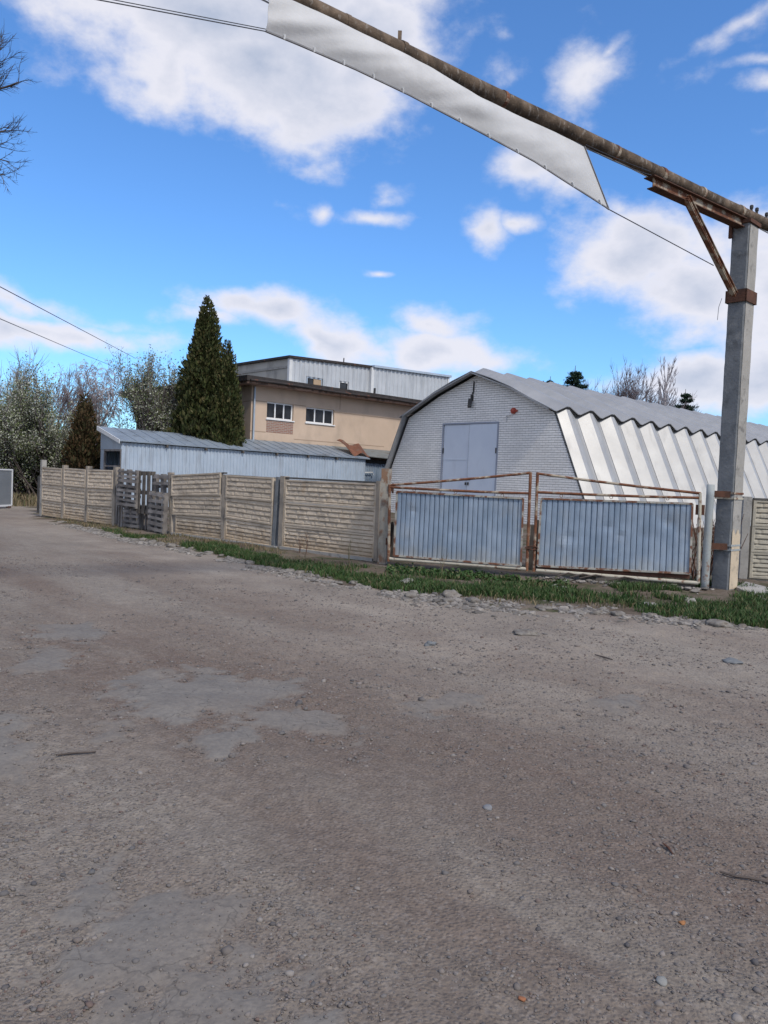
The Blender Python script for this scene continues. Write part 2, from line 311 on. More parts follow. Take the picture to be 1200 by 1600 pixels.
def brick_mat(name, c1, c2, mortar, bw, rh, ms, swap='xz', dark=.5, smear=None):
    mt = bpy.data.materials.new(name); mt.use_nodes = True; nt = mt.node_tree; N = nt.nodes; L = nt.links
    bs = N['Principled BSDF']; bs.inputs['Roughness'].default_value = .9; bs.inputs['Specular IOR Level'].default_value = .2
    tc = N.new('ShaderNodeTexCoord'); s = N.new('ShaderNodeSeparateXYZ'); c = N.new('ShaderNodeCombineXYZ')
    L.new(tc.outputs['Object'], s.inputs[0]); L.new(s.outputs['XYZ'.index(swap[0].upper())], c.inputs[0]); L.new(s.outputs[2], c.inputs[1])
    # slight wobble so the courses are not ruler straight
    nz = N.new('ShaderNodeTexNoise'); nz.inputs['Scale'].default_value = 2.2; L.new(tc.outputs['Object'], nz.inputs['Vector'])
    mx0 = N.new('ShaderNodeVectorMath'); mx0.operation = 'SCALE'; L.new(nz.outputs['Color'], mx0.inputs[0]); mx0.inputs['Scale'].default_value = .022
    ad = N.new('ShaderNodeVectorMath'); L.new(c.outputs[0], ad.inputs[0]); L.new(mx0.outputs[0], ad.inputs[1])
    br = N.new('ShaderNodeTexBrick'); L.new(ad.outputs[0], br.inputs['Vector']); br.inputs['Scale'].default_value = 1
    br.inputs['Brick Width'].default_value = bw; br.inputs['Row Height'].default_value = rh; br.inputs['Mortar Size'].default_value = ms
    br.inputs['Mortar Smooth'].default_value = .2; br.inputs['Bias'].default_value = -.2
    br.inputs['Color1'].default_value = c1 + (1,); br.inputs['Color2'].default_value = c2 + (1,); br.inputs['Mortar'].default_value = mortar + (1,)
    if ms < .012:
        br.inputs['Mortar'].default_value = tuple(x * .80 for x in c2) + (1,)
        b3 = N.new('ShaderNodeTexBrick'); L.new(ad.outputs[0], b3.inputs['Vector']); b3.inputs['Scale'].default_value = 1; b3.inputs['Brick Width'].default_value = 500; b3.inputs['Row Height'].default_value = rh
        b3.inputs['Mortar Size'].default_value = ms * 1.25; b3.inputs['Mortar Smooth'].default_value = .3
        for q in ('Color1', 'Color2'): b3.inputs[q].default_value = (1, 1, 1, 1)
        b3.inputs['Mortar'].default_value = (.46, .46, .47, 1)
        nb = N.new('ShaderNodeTexNoise'); nb.inputs['Scale'].default_value = 9; L.new(tc.outputs['Object'], nb.inputs['Vector']); rb = N.new('ShaderNodeMapRange'); L.new(nb.outputs[0], rb.inputs[0]); rb.inputs[1].default_value = .3; rb.inputs[2].default_value = .6; rb.inputs[3].default_value = .45
        mu = N.new('ShaderNodeMixRGB'); mu.blend_type = 'MULTIPLY'; L.new(rb.outputs[0], mu.inputs[0]); L.new(br.outputs['Color'], mu.inputs[1]); L.new(b3.outputs['Color'], mu.inputs[2]); brc = mu.outputs[0]
    else: brc = br.outputs['Color']
    n2 = N.new('ShaderNodeTexNoise'); n2.inputs['Scale'].default_value = .55; n2.inputs['Detail'].default_value = 8; L.new(tc.outputs['Object'], n2.inputs['Vector'])
    mr = N.new('ShaderNodeMapRange'); L.new(n2.outputs[0], mr.inputs[0]); mr.inputs[1].default_value = .45; mr.inputs[2].default_value = .75; mr.inputs[4].default_value = dark
    mx = N.new('ShaderNodeMixRGB'); L.new(mr.outputs[0], mx.inputs[0]); L.new(brc, mx.inputs[1]); mx.inputs[2].default_value = smear or tuple(x * .6 for x in c1) + (1,)
    L.new(mx.outputs[0], bs.inputs['Base Color'])
    b = N.new('ShaderNodeBump'); b.inputs['Strength'].default_value = .6; b.inputs['Distance'].default_value = .012; b.invert = True
    L.new(br.outputs['Fac'], b.inputs['Height']); L.new(b.outputs[0], bs.inputs['Normal']); return mt
M['white_brick'] = brick_mat('white_silicate_brick', (.86, .85, .83), (.74, .735, .72), (.18, .18, .185), .29, .098, .011, 'yz', .45, (.50, .49, .475, 1))
M['red_brick'] = brick_mat('red_infill_brick', (.26, .12, .085), (.34, .19, .14), (.34, .31, .28), .25, .08, .014, 'xz', .4, (.30, .25, .20, 1))
# ------------------------------------------------------------------ directions of the yard
RD = Vector((.731, .682, 0)).normalized(); LD = Vector((-RD.y, RD.x, 0)); RZ = math.atan2(RD.y, RD.x)
rng = np.random.default_rng(7); random.seed(7)

# ------------------------------------------------------------------ ground and road
EDGE = [G(x, y) for x, y in [(66, 809), (130, 824), (200, 842), (330, 866), (450, 893), (600, 925), (720, 941), (850, 952), (1000, 963), (1200, 984)]]
EDGE = [(-60, 38), (-14, 30)] + [(p.x, p.y) for p in EDGE] + [(9.0, 7.3), (40, 2)]
EX = np.array([p[0] for p in EDGE]); EY = np.array([p[1] for p in EDGE])
def edge_y(x): return np.interp(x, EX, EY)
PATCHES = [  # outlines of bare asphalt left in the dirt, photo px
    [(190, 1030), (262, 1034), (300, 1050), (345, 1040), (470, 1058), (465, 1085), (400, 1100), (350, 1112), (300, 1110), (240, 1125), (160, 1150), (150, 1128), (210, 1095), (180, 1065)],
    [(390, 1105), (480, 1092), (540, 1115), (580, 1140), (540, 1158), (480, 1145), (420, 1125)],
    [(310, 1150), (385, 1142), (375, 1170), (330, 1190), (290, 1180)],
    [(0, 1120), (60, 1118), (62, 1150), (30, 1200), (-60, 1210), (-60, 1130)],
    [(45, 1345), (90, 1335), (180, 1342), (205, 1352), (190, 1400), (160, 1428), (92, 1445), (70, 1400), (55, 1370)],
    [(230, 1385), (300, 1382), (330, 1420), (370, 1470), (410, 1540), (430, 1620), (60, 1640), (80, 1570), (62, 1500), (90, 1465), (190, 1430)],
    [(640, 1085), (720, 1080), (750, 1092), (690, 1105), (640, 1100)], [(900, 1090), (960, 1082), (1030, 1092), (960, 1108)],
    [(60, 975), (130, 970), (150, 985), (80, 998)],
    [(50, 1000), (120, 1005), (105, 1040), (20, 1050)],
]
PATCHW = [[G(x, y) for x, y in p] for p in PATCHES]
def sdf(poly, X, Y):
    P = np.array([(p.x, p.y) for p in poly]); n = len(P); d = np.full(X.shape, 1e9); ins = np.zeros(X.shape, bool)
    for i in range(n):
        a = P[i]; b = P[(i + 1) % n]; e = b - a
        t = np.clip(((X - a[0]) * e[0] + (Y - a[1]) * e[1]) / (e @ e), 0, 1)
        d = np.minimum(d, np.hypot(X - a[0] - t * e[0], Y - a[1] - t * e[1]))
        c = ((a[1] > Y) != (b[1] > Y)) & (X < (b[0] - a[0]) * (Y - a[1]) / (b[1] - a[1] + 1e-12) + a[0]); ins ^= c
    return np.where(ins, -d, d)
def patch_mask(X, Y):      # 1 on asphalt, 0 on dirt
    d = np.full(X.shape, 1e9)
    for p in PATCHW: d = np.minimum(d, sdf(p, X, Y))
    w = (fbm(X * 3.5, Y * 3.5, 5, 3) - .5) * .70 + (fbm(X * 13, Y * 13, 4, 31) - .5) * .40 + .0
    return d + w
def height(X, Y):
    ey = edge_y(X); off = Y - ey                                   # >0 towards the fence
    u = X * LD.x + Y * LD.y; v = X * RD.x + Y * RD.y
    h = (fbm(X * .35, Y * .35, 3, 5) - .5) * .07
    h += (fbm(u * .35, v * 1.6, 4, 9) - .5) * .045 * (off < 0)      # shallow ruts along the road
    h += (fbm(X * 3, Y * 3, 4, 11) - .5) * .022
    pm = patch_mask(X, Y); t = np.clip(.5 - pm / .09, 0, 1)
    near = (Y < 17) & (Y > 0)
    h += np.where(near, (fbm(X * 12, Y * 12, 4, 13) - .5) * .024 * (1 - t * .9), 0)
    h += np.where(near, t * .004 - .012 * np.exp(-(pm / .05) ** 2), 0)
    b = np.clip((off + .5) / .9, 0, 1); b = b * b * (3 - 2 * b)
    h += b * (.015 + (fbm(X * 1.7, Y * 1.7, 4, 21) - .5) * .07)      # verge stands a little proud of the road
    far = np.clip((np.hypot(X, Y) - 60) / 200, 0, 1)
    return h * (1 - far) - .02
def seg(a, b, st): return list(np.arange(a, b, st))
def outw(a, sgn, first, lim): 
    r = []; s = first; x = a
    while abs(x) < lim: x += sgn * s; s *= 1.22; r.append(x)
    return r
gx = sorted(outw(-8, -1, .05, 1500)) + seg(-8, 9, .04) + outw(9, 1, .05, 1500)
gy = sorted(outw(.9, -1, .05, 1500)) + seg(.9, 9, .035) + seg(9, 18, .06) + outw(18, 1, .08, 1500)
GX, GY = np.meshgrid(np.array(gx), np.array(gy)); GZ = height(GX, GY)
def gz(x, y): return float(height(np.array([x]), np.array([y]))[0])
ny, nx = GX.shape; I = np.arange(nx * ny).reshape(ny, nx)
Q = np.stack([I[:-1, :-1], I[:-1, 1:], I[1:, 1:], I[1:, :-1]], -1).reshape(-1, 4)
V = np.stack([GX.ravel(), GY.ravel(), GZ.ravel()], -1)
cx = V[Q].mean(1); isroad = (cx[:, 1] < edge_y(cx[:, 0]) + (fbm(cx[:, 0] * 2, cx[:, 1] * 2, 3, 41) - .5) * .5) & (cx[:, 1] > -40) & (np.abs(cx[:, 0]) < 60)
PMASK = np.clip(.5 - patch_mask(GX.ravel(), GY.ravel()) / .08, 0, 1)
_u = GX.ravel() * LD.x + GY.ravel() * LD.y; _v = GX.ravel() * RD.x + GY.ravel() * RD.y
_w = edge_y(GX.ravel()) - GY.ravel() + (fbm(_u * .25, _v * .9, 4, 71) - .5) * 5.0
DMASK = np.clip((7.0 - _w) / 5.5, 0, 1) * np.clip(.55 + (fbm(GX.ravel() * 1.1, GY.ravel() * 1.1, 4, 72) - .4) * 1.4, 0, 1)   # dusty by the fence; shade over the near road is put into the colour

def ground_mat(name, road):
    mt = bpy.data.materials.new(name); mt.use_nodes = True; nt = mt.node_tree; N = nt.nodes; L = nt.links
    bs = N['Principled BSDF']; bs.inputs['Roughness'].default_value = 1; bs.inputs['Specular IOR Level'].default_value = .12
    tc = N.new('ShaderNodeTexCoord')
    def noise(s_, det=6, st=ONE, rot=0, off=0, ro=.6):
        mp = N.new('ShaderNodeMapping'); mp.inputs['Scale'].default_value = st; mp.inputs['Location'].default_value = (off, off, 0)
        r = N.new('ShaderNodeMapping'); r.inputs['Rotation'].default_value = (0, 0, rot); L.new(tc.outputs['Object'], r.inputs[0]); L.new(r.outputs[0], mp.inputs[0])
        n = N.new('ShaderNodeTexNoise'); n.inputs['Scale'].default_value = s_; n.inputs['Detail'].default_value = det; n.inputs['Roughness'].default_value = ro
        L.new(mp.outputs[0], n.inputs['Vector']); return n.outputs[0]
    def rng_(x, lo, hi, o0=0, o1=1):
        r = N.new('ShaderNodeMapRange'); L.new(x, r.inputs[0]); r.inputs[1].default_value = lo; r.inputs[2].default_value = hi; r.inputs[3].default_value = o0; r.inputs[4].default_value = o1; return r.outputs[0]
    def mix(f, a, b, mode='MIX'):
        n = N.new('ShaderNodeMixRGB'); n.blend_type = mode
        for i, v in enumerate((f, a, b)):
            if isinstance(v, (int, float)): n.inputs[i].default_value = v
            elif isinstance(v, tuple): n.inputs[i].default_value = v[:3] + (1,)
            else: L.new(v, n.inputs[i])
        return n.outputs[0]
    if road:
        rot = -math.atan2(LD.y, LD.x)
        c = mix(rng_(noise(.5, 5), .35, .65), (0.170, 0.145, 0.123), (0.215, 0.188, 0.161))
        c = mix(rng_(noise(.55, 6, (.22, 1, 1), rot, 5), .36, .56, 0, .9), c, (0.155, 0.117, 0.096))     # reddish strips along the road
        c = mix(rng_(noise(.8, 6, (.22, 1, 1), rot, 25), .48, .64, 0, .85), c, (0.245, 0.218, 0.187))   # dusty pale tracks
        c = mix(rng_(noise(14, 6, ONE, 0, 3), .38, .60, 0, .28), c, (0.070, 0.055, 0.046))
        dt = N.new('ShaderNodeAttribute'); dt.attribute_name = 'dust_shade'; dm = N.new('ShaderNodeMath'); dm.operation = 'MULTIPLY'; L.new(dt.outputs['Fac'], dm.inputs[0]); dm.inputs[1].default_value = .9
        c = mix(dm.outputs[0], c, mix(rng_(noise(2.5, 6, (.4, 1, 1), rot, 31), .35, .65), (0.255, 0.218, 0.184), (0.326, 0.286, 0.239)))  # dusty verge tone, also painting the near road as if shaded
        at = N.new('ShaderNodeAttribute'); at.attribute_name = 'asphalt'
        asph = mix(rng_(noise(3, 6, ONE, 0, 8), .35, .65), (0.163, 0.150, 0.138), (0.205, 0.188, 0.169))
        asph = mix(rng_(noise(1.3, 5, ONE, 0, 18), .42, .62, 0, .75), asph, (0.189, 0.164, 0.142))
        cr = N.new('ShaderNodeTexVoronoi'); cr.feature = 'DISTANCE_TO_EDGE'; cr.inputs['Scale'].default_value = 2.3; wv = N.new('ShaderNodeVectorMath'); nn = N.new('ShaderNodeTexNoise'); nn.inputs['Scale'].default_value = 5; nn.inputs['Detail'].default_value = 6
        L.new(tc.outputs['Object'], nn.inputs['Vector']); sc_ = N.new('ShaderNodeVectorMath'); sc_.operation = 'SCALE'; sc_.inputs['Scale'].default_value = .35; L.new(nn.outputs['Color'], sc_.inputs[0]); L.new(tc.outputs['Object'], wv.inputs[0]); L.new(sc_.outputs[0], wv.inputs[1]); L.new(wv.outputs[0], cr.inputs['Vector'])
        asph = mix(rng_(cr.outputs[0], 0, .012, .6, 0), asph, (0.064, 0.059, 0.055))
        asph = mix(rng_(noise(30, 6, ONE, 0, 48), .4, .62, 0, .35), asph, (0.086, 0.081, 0.081))
        c = mix(at.outputs['Fac'], c, asph)
        # grit: small dark and pale grains
        vo = N.new('ShaderNodeTexVoronoi'); vo.inputs['Scale'].default_value = 75; L.new(tc.outputs['Object'], vo.inputs['Vector'])
        sx = N.new('ShaderNodeSeparateColor'); L.new(vo.outputs['Color'], sx.inputs[0])
        inv = N.new('ShaderNodeMath'); inv.operation = 'SUBTRACT'; inv.inputs[0].default_value = 1; L.new(at.outputs['Fac'], inv.inputs[1])
        def gated(lo, hi, amt, k=1):
            m1 = N.new('ShaderNodeMath'); m1.operation = 'MULTIPLY'; L.new(rng_(sx.outputs[0] if k else sx.outputs[1], lo, hi, 0, amt), m1.inputs[0])
            m3 = N.new('ShaderNodeMath'); m3.operation = 'MULTIPLY_ADD'; L.new(inv.outputs[0], m3.inputs[0]); m3.inputs[1].default_value = .75; m3.inputs[2].default_value = .25
            m2 = N.new('ShaderNodeMath'); m2.operation = 'MULTIPLY'; L.new(m1.outputs[0], m2.inputs[0]); L.new(m3.outputs[0], m2.inputs[1]); return m2.outputs[0]
        c = mix(gated(.60, .85, .55), c, (.055, .048, .05)); c = mix(gated(.72, .95, .45, 0), c, (.30, .27, .25)); 
        h = noise(55, 5, ONE, 0, 1); v2 = N.new('ShaderNodeTexVoronoi'); v2.inputs['Scale'].default_value = 60; L.new(tc.outputs['Object'], v2.inputs['Vector'])
        ad = N.new('ShaderNodeMath'); ad.operation = 'SUBTRACT'; L.new(h, ad.inputs[0]); L.new(rng_(v2.outputs[0], 0, .6, 0, 1), ad.inputs[1])
        bst = N.new('ShaderNodeMath'); bst.operation = 'MULTIPLY_ADD'; L.new(inv.outputs[0], bst.inputs[0]); bst.inputs[1].default_value = .40; bst.inputs[2].default_value = .16
        b = N.new('ShaderNodeBump'); L.new(bst.outputs[0], b.inputs['Strength']); b.inputs['Distance'].default_value = .012; L.new(ad.outputs[0], b.inputs['Height']); L.new(b.outputs[0], bs.inputs['Normal'])
    else:
        c = mix(rng_(noise(.9, 6), .4, .6), (.10, .078, .058), (.17, .14, .115))
        c = mix(rng_(noise(1.6, 7, ONE, 0, 5), .5, .62, 0, .8), c, (.045, .06, .025))
        c = mix(rng_(noise(18, 6, ONE, 0, 3), .45, .65, 0, .5), c, (.06, .045, .035))
        b = N.new('ShaderNodeBump'); b.inputs['Strength'].default_value = .8; b.inputs['Distance'].default_value = .03; L.new(noise(20, 8, ONE, 0, 1), b.inputs['Height']); L.new(b.outputs[0], bs.inputs['Normal'])
    L.new(c, bs.inputs['Base Color']); return mt
def sheet(name, faces, mt):
    ids = np.unique(faces); rm = np.zeros(len(V), int); rm[ids] = np.arange(len(ids)); me = bpy.data.meshes.new(name)
    me.from_pydata(V[ids].tolist(), [], rm[faces].tolist()); me.materials.append(mt); me.polygons.foreach_set('use_smooth', [True] * len(faces))
    d = me.attributes.new('dust_shade', 'FLOAT', 'POINT'); d.data.foreach_set('value', DMASK[ids].astype(np.float32))
    a = me.attributes.new('asphalt', 'FLOAT', 'POINT'); a.data.foreach_set('value', PMASK[ids].astype(np.float32))
    o = bpy.data.objects.new(name, me); COL.objects.link(o); tag(o, kind='structure'); return o
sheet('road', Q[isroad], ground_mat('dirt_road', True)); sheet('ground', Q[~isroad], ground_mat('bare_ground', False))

# ------------------------------------------------------------------ stones, gravel and grass (uncountable)
def ico():
    p = (1 + 5 ** .5) / 2; v = np.array([(-1, p, 0), (1, p, 0), (-1, -p, 0), (1, -p, 0), (0, -1, p), (0, 1, p), (0, -1, -p), (0, 1, -p), (p, 0, -1), (p, 0, 1), (-p, 0, -1), (-p, 0, 1)], float)
    v /= np.linalg.norm(v[0]); f = [(0, 11, 5), (0, 5, 1), (0, 1, 7), (0, 7, 10), (0, 10, 11), (1, 5, 9), (5, 11, 4), (11, 10, 2), (10, 7, 6), (7, 1, 8), (3, 9, 4), (3, 4, 2), (3, 2, 6), (3, 6, 8), (3, 8, 9), (4, 9, 5), (2, 4, 11), (6, 2, 10), (8, 6, 7), (9, 8, 1)]
    return v, np.array(f)
IV, IF = ico()
def stones_mesh(name, X, Y, R, mt, flat=.6, ang=.25, seed=1, smooth=True, zoff=0.15):
    r = np.random.default_rng(seed); n = len(X); Z = height(X, Y)
    v = IV[None] * (1 + r.uniform(-ang, ang, (n, 12, 1))); sc3 = np.stack([r.uniform(.7, 1.35, n), r.uniform(.7, 1.1, n), flat * r.uniform(.6, 1.2, n)], -1)
    v = v * sc3[:, None]; t = r.uniform(0, 6.28, n); c, s = np.cos(t)[:, None], np.sin(t)[:, None]
    x = v[..., 0] * c - v[..., 1] * s; y = v[..., 0] * s + v[..., 1] * c; v = np.stack([x, y, v[..., 2]], -1) * R[:, None, None]
    v += np.stack([X, Y, Z + R * zoff * flat], -1)[:, None]
    f = IF[None] + (np.arange(n) * 12)[:, None, None]
    me = bpy.data.meshes.new(name); me.from_pydata(v.reshape(-1, 3).tolist(), [], f.reshape(-1, 3).tolist()); me.materials.append(mt)
    if smooth: me.polygons.foreach_set('use_smooth', [True] * len(me.polygons))
    o = bpy.data.objects.new(name, me); COL.objects.link(o); return o
M['pebble'] = leafmat('mixed_pebbles', [(.10, .092, .09), (.15, .132, .122), (.11, .107, .108), (.19, .168, .155), (.15, .128, .115), (.08, .077, .08), (.23, .21, .195), (.125, .088, .076), (.155, .146, .14)], .9)
def scatter_road(n, y0, y1, seed, thr, edgepref=False):
    r = np.random.default_rng(seed); Y = y0 * (y1 / y0) ** r.uniform(0, 1, n); X = r.uniform(-.56, .56, n) * Y + 0
    pm = patch_mask(X, Y); u = X * LD.x + Y * LD.y; v = X * RD.x + Y * RD.y
    d = fbm(X * 1.3, Y * 1.3, 4, 55) * .6 + fbm(u * .3, v * 1.4, 4, 56) * .5
    p = np.clip((d - .47) * 6, .03, 1); p *= np.where(pm < -.03, .16, 1); p = np.maximum(p, np.where(np.abs(pm - .05) < .09, 1.0, 0))
    k = (r.uniform(0, 1, n) < p * thr) & (Y < edge_y(X) - .1); return X[k], Y[k]
X1, Y1 = scatter_road(90000, 1.7, 13, 1, .85); r_ = np.random.default_rng(5)
R1 = np.clip(.0034 * np.exp(r_.normal(0, .48, len(X1))) * (.60 + .12 * Y1), .0016, .016)
tag(stones_mesh('gravel', X1, Y1, R1, M['pebble'], .7, .3), kind='stuff')
X2, Y2 = scatter_road(9000, 1.8, 13, 2, 1.0)
k = (fbm(X2 * 1.9, Y2 * 1.9, 4, 57) > .56) | (np.random.default_rng(8).uniform(0, 1, len(X2)) < .10) | (np.abs(patch_mask(X2, Y2) - .05) < .06); X2, Y2 = X2[k], Y2[k]
R2 = np.clip(.0082 * np.exp(np.random.default_rng(6).normal(0, .42, len(X2))) * (.38 + .14 * Y2), .004, .03)
tag(stones_mesh('coarse_gravel', X2, Y2, R2, M['pebble'], .6, .25, 3), kind='stuff')
# rubble line along the verge
def edge_pts(n, x0, x1, spread, seed, bias=0):
    r = np.random.default_rng(seed); X = r.uniform(x0, x1, n); Y = edge_y(X) + bias + r.normal(0, spread, n); return X, Y
XA, YA = edge_pts(16000, -9.5, 5.5, .22, 11, -.05); k = fbm(XA * 2, YA * 2, 3, 61) > .40; XA, YA = XA[k], YA[k]
RA = np.clip(.016 * np.exp(np.random.default_rng(12).normal(0, .55, len(XA))), .006, .07)
tag(stones_mesh('rubble', XA, YA, RA, M['rubble'], .5, .35, 5, smooth=False), kind='stuff')

def stone_mesh(name, R, seed, mt, flat=.55, group=None, label=None, loc=(0, 0), n=3, sx=1.0, rot=0):
    import bmesh
    bm = bmesh.new(); bmesh.ops.create_icosphere(bm, subdivisions=n, radius=1); r = random.Random(seed); o3 = Vector((r.random() * 50, r.random() * 50, r.random() * 50))
    from mathutils import noise
    for v in bm.verts:
        d = 1 + .55 * (noise.noise(v.co * 1.3 + o3)) + .28 * noise.noise(v.co * 2.9 + o3) + (.10 * noise.noise(v.co * 7 + o3))
        v.co = Vector((v.co.x * d * R * sx, v.co.y * d * R, v.co.z * d * R * flat))
    me = bpy.data.meshes.new(name); bm.to_mesh(me); bm.free(); me.materials.append(mt); me.polygons.foreach_set('use_smooth', [True] * len(me.polygons))
    o = bpy.data.objects.new(name, me); COL.objects.link(o); o.location = (loc[0], loc[1], gz(*loc) + R * flat * .35); o.rotation_euler = (0, 0, rot); return tag(o, label, 'stone', group)
# larger stones one can count in the rubble line
rr = random.Random(3)
for k_ in range(42):
    t = (k_ + rr.random()) / 42; px = 210 + 990 * t; g0 = G(px, 900); 
    x = -7.6 + 12.6 * t + rr.uniform(-.1, .1); y = float(edge_y(x)) + rr.uniform(-.12, .2)
    R_ = rr.uniform(.035, .085) * (1.2 if x < -1 else 1); fl_ = rr.uniform(.35, .6); L_ = rr.uniform(.9, 1.5); px_ = proj((x, y, 0))[0]
    where = 'below the far fence run' if px_ < 275 else 'below the tilted fence slab' if px_ < 440 else 'before the wide fence bay' if px_ < 597 else 'before the left gate leaf' if px_ < 830 else 'before the right gate leaf' if px_ < 1095 else 'before the concrete pole'
    look = ('small' if R_ < .055 else 'medium' if R_ < .075 else 'large') + (' flat' if fl_ < .44 else ' rounded' if L_ < 1.2 else ' long')
    stone_mesh('edge_stone', R_, 100 + k_, M['stone'], fl_, 'pale stones in the rubble line along the road edge', look + ' pale stone in the rubble at the road edge, ' + where, (x, y), 2, L_, rr.uniform(0, 3))
for (px, py, R, lab, mt, fl) in [(1077, 941, .075, 'round whitish stone on bare soil below the right end of the right gate leaf', M['white_stone'], .75),
        (1015, 947, .13, 'flat whitish slab of stone in the grass in front of the right gate leaf', M['white_stone'], .25),
        (878, 925, .05, 'small white stone in the grass under the left end of the right gate leaf', M['white_stone'], .6),
        (960, 914, .10, 'pale boulder among the debris under the middle of the right gate leaf', M['stone'], .55),
        (1125, 978, .11, 'wide pale stone bedded at the road edge in front of the concrete pole', M['stone'], .4),
        (822, 1000 - 12, .11, 'broad flat grey stone lying on the dirt just off the rubble line', M['stone'], .25),
        (672, 1004, .045, 'dark cobble alone on the dirt road below the left gate leaf', M['conc'], .6),
        (1145, 1032, .07, 'dark flat cobble on the dirt road near the right edge of the photo', M['conc'], .4),
        (705, 933, .11, 'large pale stone standing in the rubble line in front of the left gate leaf', M['stone'], .6),
        (637, 914, .10, 'whitish block of rubble by the grass in front of the concrete gate post', M['white_stone'], .5)]:
    p = G(px, py); stone_mesh('stone', R, hash(px) % 999, mt, fl, None, lab, (p.x, p.y), 3, 1.25, px % 3)
for (px, py, R, lab, c) in [(1066, 1431, .011, 'orange stone chip on the dirt at the lower right', (.26, .12, .05)), (816, 1558, .010, 'orange brick crumb near the bottom of the photo', (.24, .10, .05)),
                            (762, 1257, .022, 'flat pale grey chip lying on the dirt right of centre', (.16, .163, .172)), (1035, 1530, .017, 'rounded light grey cobble at the lower right of the road', (.20, .20, .19)),
                            (425, 1454, .008, 'small cream pebble near the asphalt patch at bottom', (.28, .265, .24))]:
    p = G(px, py); mt = mat('chip_' + str(px), [c[:3], tuple(x * 1.2 for x in c)], 8); stone_mesh('stone_chip', R, px, mt, .45, None, lab, (p.x, p.y), 2, 1.3, px)

# grass
def blades(name, X, Y, H, mt, seed=1, w=.006, zb=None):
    r = np.random.default_rng(seed); n = len(X); Z = height(X, Y) - .01
    t = r.uniform(0, 6.28, n); lean = r.uniform(.1, .7, n) * H; la = r.uniform(0, 6.28, n); ww = w * r.uniform(.7, 1.5, n)
    ax, ay = np.cos(t) * ww, np.sin(t) * ww; lx, ly = np.cos(la) * lean, np.sin(la) * lean
    P = np.zeros((n, 5, 3)); P[:, 0] = np.stack([X - ax, Y - ay, Z], -1); P[:, 1] = np.stack([X + ax, Y + ay, Z], -1)
    P[:, 2] = np.stack([X + ax * .8 + lx * .35, Y + ay * .8 + ly * .35, Z + H * .6], -1); P[:, 3] = np.stack([X - ax * .8 + lx * .35, Y - ay * .8 + ly * .35, Z + H * .6], -1)
    P[:, 4] = np.stack([X + lx, Y + ly, Z + H * .95], -1); b = np.arange(n) * 5
    f4 = np.stack([b, b + 1, b + 2, b + 3], -1).tolist(); f3 = np.stack([b + 3, b + 2, b + 4], -1).tolist()
    me = bpy.data.meshes.new(name); me.from_pydata(P.reshape(-1, 3).tolist(), [], f4 + f3); me.materials.append(mt)
    o = bpy.data.objects.new(name, me); COL.objects.link(o); return tag(o, kind='stuff')
M['grass'] = leafmat('verge_grass', [(.015, .038, .010), (.032, .072, .018), (.048, .095, .026), (.025, .058, .016), (.075, .105, .038), (.14, .12, .065)], .6)
M['drygrass'] = leafmat('dry_grass', [(.16, .12, .07), (.22, .18, .11), (.10, .08, .05), (.08, .09, .04)], .9)
r = np.random.default_rng(21); n = 130000
X = r.uniform(-7.5, 6.6, n); depth = np.interp(X, [-7.5, -4, 0, 2, 6.6], [.8, 1.3, 2.3, 2.2, 1.5]); o_ = r.uniform(0, 1, n)
Yg = edge_y(X) + .12 + o_ * depth
dn = fbm(X * .9, Yg * .9, 4, 91) ; band = np.exp(-((o_ - .32) / .30) ** 2)
right = np.interp(X, [-7.5, -6, -3, 0, 2.6, 3.2, 6.6], [.15, .30, .62, .85, .85, .95, 1.0])
k = r.uniform(0, 1, n) < np.clip((dn - .60 + .34 * band * right + .05) * 4, 0, 1) * right
X, Yg, o_ = X[k], Yg[k], o_[k]; H = np.random.default_rng(22).uniform(.05, .13, len(X)) * (.6 + .8 * fbm(X * 2.2, Yg * 2.2, 2, 3))
n2_ = 26000; Xb = r.uniform(3.6, 7.6, n2_); Yb = r.uniform(9.5, 13.0, n2_); k = (Yb > edge_y(Xb) + .15) & (fbm(Xb * 1.1 + 4, Yb * 1.1, 4, 97) > .50 - .10 * (Xb > 5.2)) & ~((np.abs(Xb - 5.45) < .3) & (np.abs(Yb - 12.3) < .3))
Xb, Yb = Xb[k], Yb[k]; X = np.concatenate([X, Xb]); Yg = np.concatenate([Yg, Yb]); H = np.concatenate([H, np.random.default_rng(29).uniform(.05, .14, len(Xb))])
blades('grass', X, Yg, H, M['grass'], 23)
n = 9000; X = r.uniform(-10, 6.6, n); Yg = edge_y(X) + .2 + r.uniform(0, 1, n) * 2.2; k = fbm(X * 1.3, Yg * 1.3, 3, 191) > .46
blades('dry_grass', X[k], Yg[k], r.uniform(.03, .12, k.sum()), M['drygrass'], 24)
n = 9000; X = r.uniform(-19, -10, n); Yg = r.uniform(27.5, 36, n); k = (fbm(X * .6, Yg * .6, 3, 291) > .45) & (Yg > 29)
blades('dead_weeds', X[k], Yg[k], r.uniform(.1, .5, k.sum()), M['drygrass'], 25, .02)

